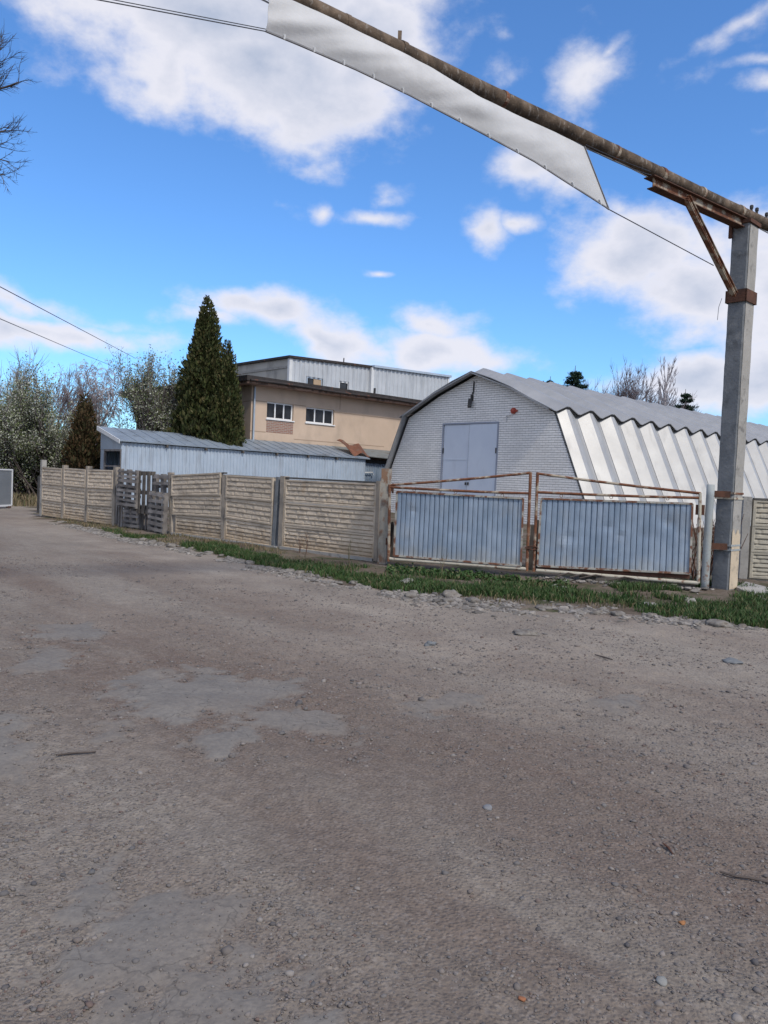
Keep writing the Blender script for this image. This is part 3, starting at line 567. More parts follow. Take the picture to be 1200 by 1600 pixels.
# ------------------------------------------------------------------ precast concrete fence
FL = [G(66, 806), G(591, 877)]                       # far left end and gate end, on the ground
FD = Vector((FL[1].x - FL[0].x, FL[1].y - FL[0].y, 0)).normalized()
def on_line(px, P=FL[0], D=FD, h=.7):
    lo, hi = -3.0, 40.0
    for _ in range(50):
        m_ = (lo + hi) / 2
        if proj(P + D * m_ + Vector((0, 0, h)))[0] < px: lo = m_
        else: hi = m_
    return lo
def slab(name, parent, Mx, u0, u1, z0, z1, seed, rows=4, tilt=0.0, mt=None, dy=0, label=None):
    """one cast slab: raised rim round courses of rough-faced blocks"""
    w = u1 - u0; h = z1 - z0; nx_ = max(24, int(w / .02)); nz_ = 30
    uu, zz = np.meshgrid(np.linspace(0, w, nx_), np.linspace(0, h, nz_), indexing='ij')
    rim = .042; iu = (uu - rim) / (w - 2 * rim); iz = (zz - rim) / (h - 2 * rim)
    row = np.clip(np.floor(iz * rows), 0, rows - 1); fr = iz * rows - row; bl = .31
    cu = (uu + row * .13 + (row % 2) * .07) / bl; fc = cu - np.floor(cu)
    prof = np.clip(np.minimum(fr, 1 - fr) * 5.5, 0, 1) * (.55 + .45 * np.clip(np.minimum(fc, 1 - fc) * 9, 0, 1)) * (.55 + .45 * (1 - fr))
    bid = np.floor(cu) * 7 + row * 31
    rough = fbm(uu * 16 + seed, zz * 26, 3, seed); hgt = prof * (.024 + .018 * rough + .010 * vnoise(bid, bid * 1.7, seed))
    inside = (iu > 0) & (iu < 1) & (iz > 0) & (iz < 1)
    d = np.where(inside, hgt - .014, .021 + .003 * fbm(uu * 20, zz * 20, 2, seed + 3))
    P = np.stack([u0 + uu, dy - .03 - d, z0 + zz + tilt * (uu - w / 2)], -1)
    mb = MB(Mx); mb.grid(P)
    B = lambda a, b: tuple(P[a, b]); back = lambda a, b: (P[a, b][0], dy + .03, P[a, b][2])
    mb.add([back(0, 0), back(-1, 0), back(-1, -1), back(0, -1)], [(0, 3, 2, 1)][::1])
    for ids in ([(i, nz_ - 1) for i in range(nx_)], [(i, 0) for i in range(nx_)], [(0, j) for j in range(nz_)], [(nx_ - 1, j) for j in range(nz_)]):
        a = [tuple(P[i]) for i in ids]; b = [(p[0], dy + .03, p[2]) for p in a]; n_ = len(a)
        mb.add(a + b, [(i, i + 1, n_ + i + 1, n_ + i) for i in range(n_ - 1)])
    o = mb.build(name, mt or M['fence'], parent)
    if label: o['label'] = label
    return o
def fpost(parent, Mx, u, w, h, lean=0, mt=None, d=.07, y=0):
    mb = MB(Mx); q = lean * h
    k = 6; r2 = random.Random(int(u * 100)); vs = []
    for i in range(k + 1):
        z = h * i / k; j = lambda: r2.uniform(-.006, .006); s = q * i / k
        vs += [(u - w / 2 + s + j(), y - d, z), (u + w / 2 + s + j(), y - d, z), (u + w / 2 + s + j(), y + d, z), (u - w / 2 + s + j(), y + d, z)]
    fs = [(0, 3, 2, 1), (4 * k, 4 * k + 1, 4 * k + 2, 4 * k + 3)] + [(4 * i + j, 4 * i + (j + 1) % 4, 4 * i + 4 + (j + 1) % 4, 4 * i + 4 + j) for i in range(k) for j in range(4)]
    mb.add(vs, fs); return mb.build('post', mt or M['fence_post'], parent)
FM = frameM(FL[0], FD)
def bay(parent, u0, u1, seed, zb=0.02, tilts=(0, 0, 0), offs=(0, 0, 0), cap=True, hs=.48, captilt=0, Mx=None, mt=None, w0=0, w1=0):
    z = zb
    for i in range(3):
        slab('fence_slab', parent, Mx or FM, u0 + offs[i] + w0, u1 + offs[i] - w1, z, z + hs + (.03 if any(tilts) else -.008), seed * 10 + i, rows=(4 if i else 5), tilt=tilts[i], dy=-.014 * i * any(tilts), mt=mt); z += hs
    if cap:
        mb = MB(Mx or FM); mb.hexa([(u0, -.05, z - captilt), (u1, -.05, z + captilt), (u1, .05, z + captilt), (u0, .05, z - captilt),
                              (u0, -.05, z + .035 - captilt), (u1, -.05, z + .035 + captilt), (u1, .05, z + .035 + captilt), (u0, .05, z + .035 - captilt)])
        mb.build('cap', M['fence_cap'], parent)
# left run: three bays beyond the pallets
c_ = FL[0] + FD * on_line(120); t = thing('concrete_fence', 'far run of beige precast concrete fence, left of the wooden pallets', 'fence', (c_.x, c_.y, 0), 0)
us = [on_line(x) for x in (67, 101, 138, 181)]
for i, u in enumerate(us): fpost(t, FM, u, .11 if i < 3 else .13, 1.58 if i else 1.72, mt=M['fence_post'] if i else M['conc_light'])
for i in range(3): bay(t, us[i] + .06, us[i + 1] - .06, 20 + i, tilts=((-.01, -.02, -.01), (0, -.02, -.015), (.0, .02, .01))[i], captilt=-.012)
# near run
c_ = FL[0] + FD * on_line(430); t = thing('concrete_fence', 'near run of beige precast concrete fence with a tilted slab, between pallets and gate', 'fence', (c_.x, c_.y, 0), 0)
um = [on_line(x) for x in (272, 353, 431, 441.5, 592)]
fpost(t, FM, um[0], .09, 1.5, -.12); fpost(t, FM, um[1], .12, 1.5, -.02); fpost(t, FM, um[2], .09, 1.5, .05, d=.06, mt=M['conc']); fpost(t, FM, um[3] + .03, .13, 1.52); fpost(t, FM, um[4], .09, 1.5, .0)
bay(t, um[0] + .05, um[1] - .06, 30, tilts=(.005, .03, .055), offs=(.10, -.03, -.09), captilt=.06)
bay(t, um[1] + .06, um[2] - .05, 31, tilts=(-.03, -.03, -.01), captilt=-.01)
bay(t, um[3] + .10, um[4] - .05, 32, captilt=-.01)
# plinth of rough concrete under the near run
mb = MB(FM); 
for a, b in ((um[0], um[1]), (um[1], um[3]), (um[3], um[4])): mb.box((a + .05, -.10, -.05), (b - .05, .06, .035 if b != um[4] else .05))
mb.build('plinth', M['conc_light'], t)

# pallets closing the gap in the fence
def pallet(name, label, u, z, w, h, rot=0, y=0, slats=7, vertical=False, seed=0, missing=(), mt=None):
    """a wooden pallet stood on edge: deck boards on both faces of three bearers"""
    P = FM @ Vector((u, y, z)); th = thing(name, label, 'pallet', P, math.atan2(FD.y, FD.x), 'grey pallets closing the gap in the fence')
    R = Matrix.Translation(P) @ Matrix.Rotation(math.atan2(FD.y, FD.x), 4, 'Z') @ Matrix.Rotation(rot, 4, 'Y')
    rr = random.Random(seed); mt = mt or M['wood']
    mb = MB(R)
    L_, Wd = (w, h) if not vertical else (h, w)
    for yy, ny_ in ((-.07, slats), (.07, max(3, slats - 3))):
        for i in range(ny_):
            if (yy < 0) and i in missing: continue
            bw = Wd / slats * rr.uniform(.44, .60); c = (i + .5) / ny_ * Wd - Wd / 2 + rr.uniform(-.008, .008); a = rr.uniform(-.01, .01)
            if not vertical: p, q = (-L_ / 2, yy, h / 2 + c + a), (L_ / 2, yy, h / 2 + c - a); mb.beam(p, q, .022, bw, (0, 0, 1))
            else: p, q = (c + a, yy, 0), (c - a, yy, L_); mb.beam(p, q, bw, .022, (0, 1, 0))
    mb.build('deck_boards', mt, th)
    for c in (-.5, 0, .5):
        m2 = MB(R)
        if not vertical: x = c * (w - .1); m2.box((x - .05, -.055, .0), (x + .05, .055, h))
        else: zc = h / 2 + c * (h - .1); m2.box((-w / 2, -.055, zc - .05), (w / 2, .055, zc + .05))
        m2.build('bearer', mt, th)
ug = [us[3] + .09, um[0] - .12]; gw = ug[1] - ug[0]
pallet('wooden_pallet', 'leftmost grey pallet, low, with upright boards beside the concrete post', ug[0] + gw * .10, .0, gw * .22, 1.12, 0, .02, 4, True, 1)
pallet('wooden_pallet', 'tall grey pallet with horizontal boards and square gaps, second from the left', ug[0] + gw * .32, .55, gw * .36, .98, .03, -.16, 8, False, 2)
pallet('wooden_pallet', 'dark narrow pallet with tall boards, at the middle of the gap', ug[0] + gw * .60, .42, gw * .26, 1.08, -.01, -.08, 3, True, 3, (), M['wood_dark'])
pallet('wooden_pallet', 'short grey pallet hanging at the top right with a broken board', ug[0] + gw * .86, .85, gw * .30, .60, -.03, .0, 4, False, 4, (1,))
pallet('wooden_pallet', 'grey pallet with square gaps at the lower right, beside the leaning fence post', ug[0] + gw * .88, .0, gw * .26, 1.0, .04, -.18, 7, False, 5)
pallet('wooden_pallet', 'grey pallet with square gaps standing low behind the tall one', ug[0] + gw * .33, .0, gw * .30, .62, .0, -.02, 5, False, 6)
pallet('wooden_pallet', 'low grey pallet with close upright boards under the dark one', ug[0] + gw * .60, .0, gw * .30, .62, 0, .10, 5, True, 7)

# ------------------------------------------------------------------ gate
GP0 = G(604, 884); GP1 = G(1096, 921); GD = Vector((GP1.x - GP0.x, GP1.y - GP0.y, 0)).normalized(); GN = Vector((GD.y, -GD.x, 0))
def gp(px, py, off=0): return PL(px, py, GP0 + GN * off, GN)
# concrete gate post
c_ = G(598, 881); t = thing('gate_post', 'square concrete gate post with flaking paint at the left end of the gate', 'gate post', (c_.x, c_.y, 0), math.atan2(GD.y, GD.x))
PM = frameM(c_, GD); mb = MB(PM); r2 = random.Random(4)
k = 10; vs = []
for i in range(k + 1):
    j = lambda: r2.uniform(-.007, .007); z = 1.73 * i / k
    vs += [(-.075 + j(), -.075 + j(), z), (.075 + j(), -.075 + j(), z), (.075 + j(), .075, z), (-.075 + j(), .075, z)]
mb.add(vs, [(0, 3, 2, 1), (4 * k, 4 * k + 1, 4 * k + 2, 4 * k + 3)] + [(4 * i + j, 4 * i + (j + 1) % 4, 4 * i + 4 + (j + 1) % 4, 4 * i + 4 + j) for i in range(k) for j in range(4)])
mb.build('shaft', mat('flaking_painted_post', [(.30, .28, .24), (.40, .37, .31)], 4, .9, 0, .5, 30, stains=[((.22, .12, .07), 5, .52, .60, (1, 1, .6), .9), ((.15, .14, .13), 3, .5, .65, ONE, .6)]), t)
for z in (.42, 1.38):
    mb = MB(PM); mb.box((.07, -.10, z - .06), (.15, -.03, z + .06)); mb.tube([(.15, -.06, z - .09), (.15, -.06, z + .09)], .018, 8); mb.build('hinge', M['rust_dark'], t)

def gate_leaf(label, fr, rails, bottom, panel, rust, hooks, lock=None, seed=0, dents=()):
    """fr: (x_left,(y_top,y_bot)), (x_right,...); all px in the gate's plane"""
    (bl, tl), (br, tr) = fr
    o = gp((bl[0] + br[0]) / 2, (bl[1] + br[1]) / 2); t = thing('gate_leaf', label, 'gate', (o.x, o.y, 0), math.atan2(GD.y, GD.x), 'two leaves of the rusty gate')
    for a, b, m_ in ((bl, tl, rust[0]), (br, tr, rust[1])):
        mb = MB(); mb.tube([gp(*a), gp(*b)], .026, 10); mb.build('frame_upright', M[m_], t)
    for (a, b, rad, m_) in rails:
        mb = MB(); A, B = gp(*a), gp(*b); pts = [A.lerp(B, s) + Vector((0, 0, -.012 * math.sin(math.pi * s))) for s in (0, .33, .66, 1)]
        mb.tube(pts, rad, 10); mb.build('rail', M[m_], t)
    mb = MB(); mb.tube([gp(*bottom[0]), gp(*bottom[1])], .030, 10); mb.build('bottom_tube', M['cream_tube'], t)
    # corrugated panel inside a thin angle frame
    c = [gp(*q, off=.0) for q in panel]      # tl, tr, br, bl
    n = 26; nzp = 24; SS = []; DD = []; r3 = np.random.default_rng(seed)
    for i in range(n):
        for q, d_ in ((0, -.013), (.05, -.013), (.11, .010), (.50, .013), (.93, .010)): SS.append((i + q + (r3.uniform(-.05, .05) if q else 0)) / n); DD.append(d_)
    SS.append(1); DD.append(-.01); nprof = len(SS) - 1; P = np.zeros((nprof + 1, nzp + 1, 3))
    for i in range(nprof + 1):
        for j in range(nzp + 1): P[i, j] = (c[3].lerp(c[2], SS[i])).lerp(c[0].lerp(c[1], SS[i]), j / nzp) + GN * DD[i]
    S_, Q_ = np.meshgrid(np.array(SS), np.linspace(0, 1, nzp + 1), indexing='ij')
    warp = (fbm(S_ * 5 + seed, Q_ * 3, 3, seed) - .5) * .02
    for (ds, dq, dr, da) in dents: warp += -da * .42 * np.exp(-(((S_ - ds) / dr) ** 2 + ((Q_ - dq) / (dr * 1.6)) ** 2))
    P += warp[..., None] * np.array(GN)
    mb = MB(); mb.grid(P, True); mb.build('sheet_panel', M['galv'], t, smooth=False)
    mb = MB()
    for a, b in ((0, 1), (1, 2), (2, 3), (3, 0)):
        mb.beam(c[a] + GN * .022, c[b] + GN * .022, .03, .028, GN)
    mb.build('panel_frame', M['panel_trim'], t)
    mb = MB(); A, B = c[3] + Vector((0, 0, -.05)) - GN * .02, c[2] + Vector((0, 0, -.05)) - GN * .02; mb.beam(A, B, .02, .07, (0, 0, 1)); mb.build('kick_strip', M['rust_dark'], t)
    for h in hooks:
        mb = MB(); q = gp(*h); ring = [q + (GD * math.cos(a) + Vector((0, 0, 1)) * math.sin(a)) * .024 for a in np.linspace(0, 2 * math.pi, 13)]
        mb.tube(ring, .005, 5, False); mb.build('hook_ring', M['rust_frame'], t)
    if lock:
        for q in lock:
            mb = MB(); p = gp(*q); mb.beam(p - GD * .05 + GN * .03, p + GD * .05 + GN * .03, .03, .025); mb.build('latch', M['rust_dark'], t)
    return t
gate_leaf('left leaf of the rusty gate, its top rail rising to the right', (((607, 877), (609, 757)), ((823, 892), (829, 738))),
          [((609, 758), (829, 739), .022, 'rust_frame'), ((610, 761), (826, 771), .022, 'rust_frame')], ((609, 873), (822, 889)),
          [(621, 768), (818, 779), (814, 884), (616, 868)], ('rust_frame', 'rust_frame'), [(647, 766), (712, 769), (785, 774)], [(825, 856)], 3, ((.14, .72, .03, .03), (.48, .42, .05, .02), (.35, .5, .2, .02)))
gate_leaf('right leaf of the rusty gate with a dented sheet and falling top rail', (((834, 893), (840, 738)), ((1091, 911), (1094, 770))),
          [((840, 740), (1095, 771), .022, 'rust_frame'), ((841, 769), (1094, 778), .022, 'rust_frame')], ((838, 891), (1091, 911)),
          [(846, 779), (1082, 787), (1078, 896), (840, 884)], ('rust_frame', 'cream_tube'), [(877, 775), (955, 777), (1043, 779)], None, 9, ((.2, .45, .05, .035), (.47, .62, .04, .03), (.55, .5, .03, .025), (.85, .72, .05, .03), (.7, .5, .06, .03)))
mb = MB(); q = gp(832, 856); mb.tube([q + (GD * math.cos(a) * .10 + Vector((0, 0, 1)) * math.sin(a) * .03 + GN * .03) for a in np.linspace(0, 6.28, 17)], .008, 6, False)
tag(mb.build('gate_chain', M['rust_dark'], None, tuple(q)), 'rusty wire loop tying the two gate leaves together', 'chain')
# ------------------------------------------------------------------ concrete pole carrying the overhead pipe
PB = G(1137, 923); PB = Vector((PB.x, PB.y, 0))                       # near edge of the pole at the ground
PDL, PDR = .27, .34                                                   # widths along LD and RD
pole_h = (W(1167, 347, PB.y)).z
PC = PB + LD * PDL / 2 + RD * PDR / 2
PMx = Matrix((RD, LD, Vector((0, 0, 1)))).transposed().to_4x4(); PMx.translation = PC
t = thing('concrete_pole', 'tall grey concrete pole beside the gate, carrying the overhead pipe', 'pole', PC, RZ)
LEANP = .012
def prism(mb, hx, hy, z0, z1, k, jit, seed, lean=0, ch=.02):
    r3 = random.Random(seed); ring = [(-hx + ch, -hy), (hx - ch, -hy), (hx, -hy + ch), (hx, hy - ch), (hx - ch, hy), (-hx + ch, hy), (-hx, hy - ch), (-hx, -hy + ch)]; vs = []
    for i in range(k + 1):
        z = z0 + (z1 - z0) * i / k
        for (x, y) in ring: vs.append((x + r3.uniform(-jit, jit), y + r3.uniform(-jit, jit) - lean * z, z))
    fs = [tuple(range(7, -1, -1)), tuple(8 * k + j for j in range(8))] + [(8 * i + j, 8 * i + (j + 1) % 8, 8 * i + 8 + (j + 1) % 8, 8 * i + 8 + j) for i in range(k) for j in range(8)]
    mb.add(vs, fs)
mb = MB(PMx); prism(mb, PDR / 2, PDL / 2, -.05, pole_h, 60, .003, 1); mb.build('shaft', M['conc'], t)
# pale render on the road face, patchy edge, and the cream lower coat
mb = MB(PMx); Z_, X_ = np.linspace(0.0, pole_h - .02, 90), np.linspace(-PDR / 2 + .022, PDR / 2 - .012, 8)
P = np.array([[(x + (0 if 0 < i < 7 else .006 * math.sin(z * 9)), -PDL / 2 - .006, z) for z in Z_] for i, x in enumerate(X_)]); mb.grid(P); mb.build('side_render', M['conc_light'], t)
mb = MB(PMx); P = np.array([[(x, -PDL / 2 - .011, z * (1 + (.06 * math.sin(i * 1.7) if z > .9 else 0))) for z in np.linspace(0.02, .93, 12)] for i, x in enumerate(X_)]); mb.grid(P); mb.build('cream_coat', M['conc_cream'], t)
def strap(z, h, m_, off=.014):
    mb = MB(PMx); a, b = PDR / 2 + off, PDL / 2 + off
    for (x0, y0, x1, y1) in ((-a, -b, a, -b + off * .7), (-a, b - off * .7, a, b), (-a, -b, -a + off * .7, b), (a - off * .7, -b, a, b)): mb.box((x0, y0, z - h / 2), (x1, y1, z + h / 2))
    mb.build('strap', M[m_], t)
zs = [PL(1148, y, PB, (0, 1, 0)).z for y in (771, 776, 853, 859, 460)]
strap(zs[0] , .03, 'rust_frame'); strap(zs[1] - .03, .03, 'cream_tube', .018); strap(zs[2], .03, 'blue_pipe'); strap(zs[3] - .01, .03, 'blue_pipe', .018); strap(zs[4], .19, 'rust_dark', .03)
# pipe and its bracket
zp = W(1168, 337, PC.y).z; PDIA = .18
A0 = W(1168, 337, PC.y); A0 = Vector((A0.x, A0.y, zp))
dB = ray(489, 15); B0 = EYE + dB * ((zp - EYE.z) / dB.z); PD = (A0 - B0); PD.z = 0; PD.normalize(); PN = Vector((PD.y, -PD.x, 0))
SAG = lambda s: 0
tp = thing('overhead_pipe', 'long rusty brown overhead pipe running from the concrete pole over the road', 'pipe', (A0.x, A0.y, zp), 0)
s0, s1 = -13.5, 6.5; mb = MB(); k = 90; r3 = random.Random(8); pts = []; rad = []
for i in range(k + 1):
    s = s0 + (s1 - s0) * i / k; pts.append(A0 + PD * s + Vector((0, 0, .004 * math.sin(s * 1.3)))); rad.append(PDIA / 2 * (1 + r3.uniform(-.012, .012)))
mb.tube(pts, rad, 20); mb.build('pipe_body', M['pipe'], tp, smooth=True)
def pipe_s(px, py):      # distance along the pipe seen at this pixel
    d = ray(px, py); n = PN; P_ = EYE + d * ((A0 - EYE).dot(n) / d.dot(n)); return (P_ - A0).dot(PD)
for (px, py, w, rr_) in ((1033, 268, .07, .112), (1095, 300, .05, .108), (960, 234, .05, .108), (785, 155, .05, .107), (628, 75, .06, .112), (540, 38, .05, .107), (1155, 326, .06, .112)):
    s = pipe_s(px, py); mb = MB(); c = A0 + PD * s; mb.tube([c - PD * w / 2, c + PD * w / 2], rr_ * .9, 20); mb.build('band', M['rust_frame'] if px > 700 else M['pipe'], tp, smooth=False)
s = pipe_s(624, 72); c = A0 + PD * s; mb = MB(); mb.box((c.x - .02, c.y - .02, c.z + .08), (c.x + .02, c.y + .02, c.z + .19)); mb.build('stub', M['pipe'], tp)
mb = MB()
for a in (-1.9, -2.1): 
    mb.tube([A0 + PD * (s0 + (s1 - s0) * i / 40) + Vector((PN.x * .095 * math.cos(a + .3 * math.sin(i)), PN.y * .095 * math.cos(a + .3 * math.sin(i)), .095 * math.sin(a + .2 * math.sin(i * .7)))) for i in range(41)], .006, 5, False)
mb.build('old_lashing_wire', M['trim'], tp)
# bracket: channel under the pipe, diagonal brace, top saddle
tb = thing('pipe_bracket', 'rusty steel bracket with a diagonal brace under the pipe at the pole top', 'bracket', (PC.x, PC.y, pole_h), 0)
E = PL(1018, 287, A0, PN); E2 = PL(1152, 344, A0, PN); zc = (E2.z + E.z) / 2
e0 = A0 + PD * (E - A0).dot(PD); e1 = A0 + PD * ((E2 - A0).dot(PD) + .35); zt = zp - PDIA / 2 - .003
for (nm, off, wd, z0_, z1_) in (('channel_web', .02, .012, zt - .13, zt - .012), ):
    mb = MB(); mb.beam(Vector((e0.x, e0.y, (z0_ + z1_) / 2)) + PN * off, Vector((e1.x, e1.y, (z0_ + z1_) / 2)) + PN * off, wd, z1_ - z0_); mb.build(nm, M['rust_frame'], tb)
mb = MB(); mb.beam(Vector((e0.x, e0.y, zt - .006)) - PD * .06, Vector((e1.x, e1.y, zt - .006)), .17, .012); mb.beam(Vector((e0.x, e0.y, zt - .136)), Vector((e1.x, e1.y, zt - .136)), .14, .012); mb.build('channel_flange', M['rust_dark'], tb)
b0 = PL(1066, 311, A0, PN); b1 = PL(1141, 462, A0, PN); b0 = b0 + PN * .05; b1 = b1 + PN * .05
mb = MB(); mb.beam(b0, b1, .012, .10, PN); dd = (b1 - b0).normalized(); sd_ = dd.cross(PN).normalized()
mb.beam(b0 + PN * .03 + sd_ * .045, b1 + PN * .03 + sd_ * .045, .06, .010, sd_); mb.beam(b0 + PN * .03 - sd_ * .045, b1 + PN * .03 - sd_ * .045, .06, .010, sd_)
mb.build('brace', M['rust_frame'], tb)
mb = MB(PMx); mb.box((-PDR / 2 - .03, -PDL / 2 - .03, pole_h + .002), (PDR / 2 + .03, PDL / 2 + .03, pole_h + .06)); mb.box((-PDR / 2 - .05, PDL / 2 - .02, pole_h - .20), (-PDR / 2 - .005, PDL / 2 + .03, pole_h + .0)); mb.build('saddle', M['rust_dark'], tb)
for (px, py) in ((1174, 330), (1183, 322), (1198, 334)):
    d = ray(px, py); P_ = PL(px, py, A0, PN); mb = MB(); q = A0 + PD * (P_ - A0).dot(PD) + Vector((0, 0, .09)); mb.tube([q, q + Vector((0, 0, .10))], .022, 8); mb.tube([q + Vector((0, 0, .05)), q + Vector((0, 0, .09))], .03, 8); mb.build('insulator', M['dark_metal'], tb)

# banner hung from the near side of the pipe
BP = A0 + PN * (PDIA / 2 + .015)
top = [(420, -20), (456, -1), (498, 18), (540, 39), (580, 58), (619, 77), (675, 106), (717, 132), (755, 154), (811, 181), (867, 206), (913, 229)]
bot = [(415, 49), (466, 70), (554, 108), (638, 148), (743, 203), (834, 252), (885, 285), (920, 307), (951, 327)]
def samp(pl, t):
    L_ = [0]
    for i in range(len(pl) - 1): L_.append(L_[-1] + math.hypot(pl[i + 1][0] - pl[i][0], pl[i + 1][1] - pl[i][1]))
    s = t * L_[-1]; i = 0
    while i < len(pl) - 2 and L_[i + 1] < s: i += 1
    q = (s - L_[i]) / (L_[i + 1] - L_[i]); return (pl[i][0] + (pl[i + 1][0] - pl[i][0]) * q, pl[i][1] + (pl[i + 1][1] - pl[i][1]) * q)
nu, nv = 120, 14; P = np.zeros((nu, nv, 3))
for i in range(nu):
    u = i / (nu - 1); a = PL(*samp(top, u), BP, PN); b = PL(*samp(bot, u), BP, PN)
    for j in range(nv):
        v = j / (nv - 1); tp_ = min(1, (1 - u) * 9); bil = math.sin(math.pi * v) * .04 * tp_ + .05 * tp_ * (float(fbm(np.array([u * 9 + v * 2]), np.array([v * 1.2 + u * 3]), 3, 4)[0]) - .5) * 2 * math.sin(math.pi * (.1 + .9 * v))
        P[i, j] = a.lerp(b, v) + PN * bil
tbn = thing('banner', 'long blank dirty white banner hanging from the overhead pipe', 'banner', tuple(A0 + PD * -4), 0)
mb = MB(); mb.grid(P); mb.grid(P - np.array(PN) * .003, True); mb.build('cloth', M['banner'], tbn, smooth=True)
mb = MB(); mb.tube([Vector(P[i, -1]) + PN * .006 for i in range(0, nu, 2)] + [Vector(P[-1, -1])], .012, 6); mb.build('bottom_hem', M['hem'], tbn)
mb = MB(); mb.tube([Vector(P[-1, j]) + PN * .006 for j in range(nv)], .008, 6); mb.build('side_hem', M['hem'], tbn)
for i in range(6, nu, 10):
    mb = MB(); c = Vector(P[i, -2]) + PN * .008; c2 = Vector(P[i, -1]) + PN * .012 - Vector((0, 0, .012)); mb.tube([c, c2], .010, 6); mb.build('eyelet', M['trim'], tbn)
def wire(name, label, pts, r, cat='wire', n=5, sag=0):
    mb = MB(); Q_ = []
    for i in range(len(pts) - 1):
        for s in np.linspace(0, 1, 12, endpoint=(i == len(pts) - 2)):
            Q_.append(Vector(pts[i]).lerp(Vector(pts[i + 1]), s) - Vector((0, 0, sag * 4 * s * (1 - s))))
    mb.tube(Q_, r, n, False); return tag(mb.build(name, M['wire'], None, tuple(Q_[0])), label, cat)
wend = PL(1109, 416, A0, PN); wire('banner_wire', 'thin wire from the banner\'s right corner to the diagonal brace', [P[-1, -1], wend + PN * .06], .007)
L0 = PL(150, -1, BP, PN); L1 = PL(148, -6, BP, PN)
d_ = (L0 - Vector(P[0, -1])) * .8
wire('banner_wire', 'lower of the two thin wires leading left from the banner corner', [P[0, -1], L0, L0 + d_], .005)
wire('banner_wire', 'upper of the two thin wires leading left from the banner corner', [Vector(P[0, -1]) + Vector((0, 0, .02)), L1, L1 + d_], .004)
wire('loose_wire', 'thin sagging wire between the banner\'s top right corner and the bracket', [PL(900, 222, BP, PN), PL(1018, 274, A0 + PN * .1, PN)], .005, sag=.03)
wire('loose_wire', 'second, higher thin wire between the banner and the bracket', [PL(915, 226, BP, PN), PL(1016, 268, A0 + PN * .1, PN)], .004, sag=.01)
wire('loose_wire', 'short curled wire hanging beside the rusty band on the pole', [W(1128, 466, PB.y + .1), W(1123, 480, PB.y + .1), W(1121, 500, PB.y + .1)], .004)

# pale round post strapped beside the pole (hinge post of the gate)
g1 = G(1101, 921); topz = W(1109, 757, g1.y).z
t = thing('gate_hinge_post', 'pale round steel pipe post strapped to the left side of the concrete pole', 'gate post', (g1.x, g1.y, 0))
mb = MB(); mb.tube([(g1.x, g1.y, z) for z in np.linspace(-.05, topz, 10)], .060, 20); mb.build('pipe_post', M['blue_pipe'], t, smooth=True)
for z in (zs[0] - .02, zs[2] - .02):
    mb = MB(); c = Vector((g1.x, g1.y, z)); mb.beam(c + PN * .03 + PD * .05, Vector((PB.x - .05, PB.y, z)), .03, .10); mb.build('hinge', M['rust_dark'], t)
mb = MB(); c = Vector((g1.x, g1.y, PL(1100, 797, g1, (0, 1, 0)).z)); mb.beam(c - GD * .20, c - GD * .07, .06, .16); mb.build('hinge_plate', M['rust_dark'], t)

# right fence
RF0 = G(1150, 903); RFD = Vector((1, -.20, 0)).normalized(); RFM = frameM(RF0, RFD)
ur = on_line(1163, RF0, RFD); t = thing('concrete_fence', 'short run of greyish precast fence to the right of the concrete pole', 'fence', (RF0 + RFD * (ur + 1)).to_tuple(), 0)
mm = mat('greyish_fence_slab', [(.32, .30, .25), (.42, .385, .31)], 2.2, .95, 0, .5, 40, stains=[((.17, .165, .15), 2.2, .5, .68, ONE, .8), ((.50, .42, .30), 3, .58, .68, ONE, .6)])
fpost(t, RFM, ur, .14, 1.5, .0, mt=M['conc_light']); fpost(t, RFM, ur + 2.3, .14, 1.5, 0, mt=M['conc_light'])
bay(t, ur + .11, ur + 2.2, 50, Mx=RFM, mt=mm, hs=.475); mb = MB(RFM); mb.box((ur + .1, -.02, -.05), (ur + 2.2, .03, 1.46)); mb.build('backing_panel', mm, t)
# concrete slab edge in front
a = G(1150, 922); b = G(1215, 950); c = G(1215, 921)
mb = MB(); mb.hexa([(a.x, a.y, -.05), (b.x, b.y, -.05), (b.x + .9, b.y + 1.2, -.05), (a.x + .5, a.y + .75, -.05), (a.x, a.y, .05), (b.x, b.y, .035), (b.x + .9, b.y + 1.2, .05), (a.x + .5, a.y + .75, .06)])
tag(mb.build('concrete_slab', M['conc_light'], None, (a.x, a.y, 0)), 'broken concrete slab on the ground to the right of the concrete pole', 'concrete slab')
# timber and debris under the right leaf
for i, (p, q, w, h, lab) in enumerate([((930, 917), (1085, 934), .05, .12, 'long weathered board on edge under the right end of the gate'), ((905, 905), (1010, 915), .04, .10, 'dark board lying behind the debris under the middle of the right leaf'),
                                     ((985, 915), (1048, 926), .06, .09, 'short grey timber under the right gate leaf'), ((1012, 910), (1013, 934), .05, .05, 'short stub of post standing under the right gate leaf')]):
    A = gp(*p, off=-.05 + .06 * (i == 0)); B = gp(*q, off=-.05); A.z = max(A.z, .03); B.z = max(B.z, .03)
    mb = MB(); mb.beam(A, B, w, h); tag(mb.build('old_board', M['wood_dark'], None, tuple(A)), lab, 'board')
r = np.random.default_rng(77); n = 260; s = r.uniform(.15, .98, n); X = GP0.x + 5.25 * (.45 + .55 * s) * GD.x + r.normal(0, .12, n); Yd = GP0.y + 5.25 * (.45 + .55 * s) * GD.y - .05 + r.normal(0, .16, n)
tag(stones_mesh('debris', X, Yd, np.clip(.028 * np.exp(r.normal(0, .5, n)), .012, .07), M['rubble'], .55, .35, 9, False, .6), kind='stuff')
def twig_obj(name, label, pts, r, mt='bark'):
    mb = MB(); mb.tube(pts, r, 5); return tag(mb.build(name, M[mt], None, tuple(pts[0])), label, 'stick')
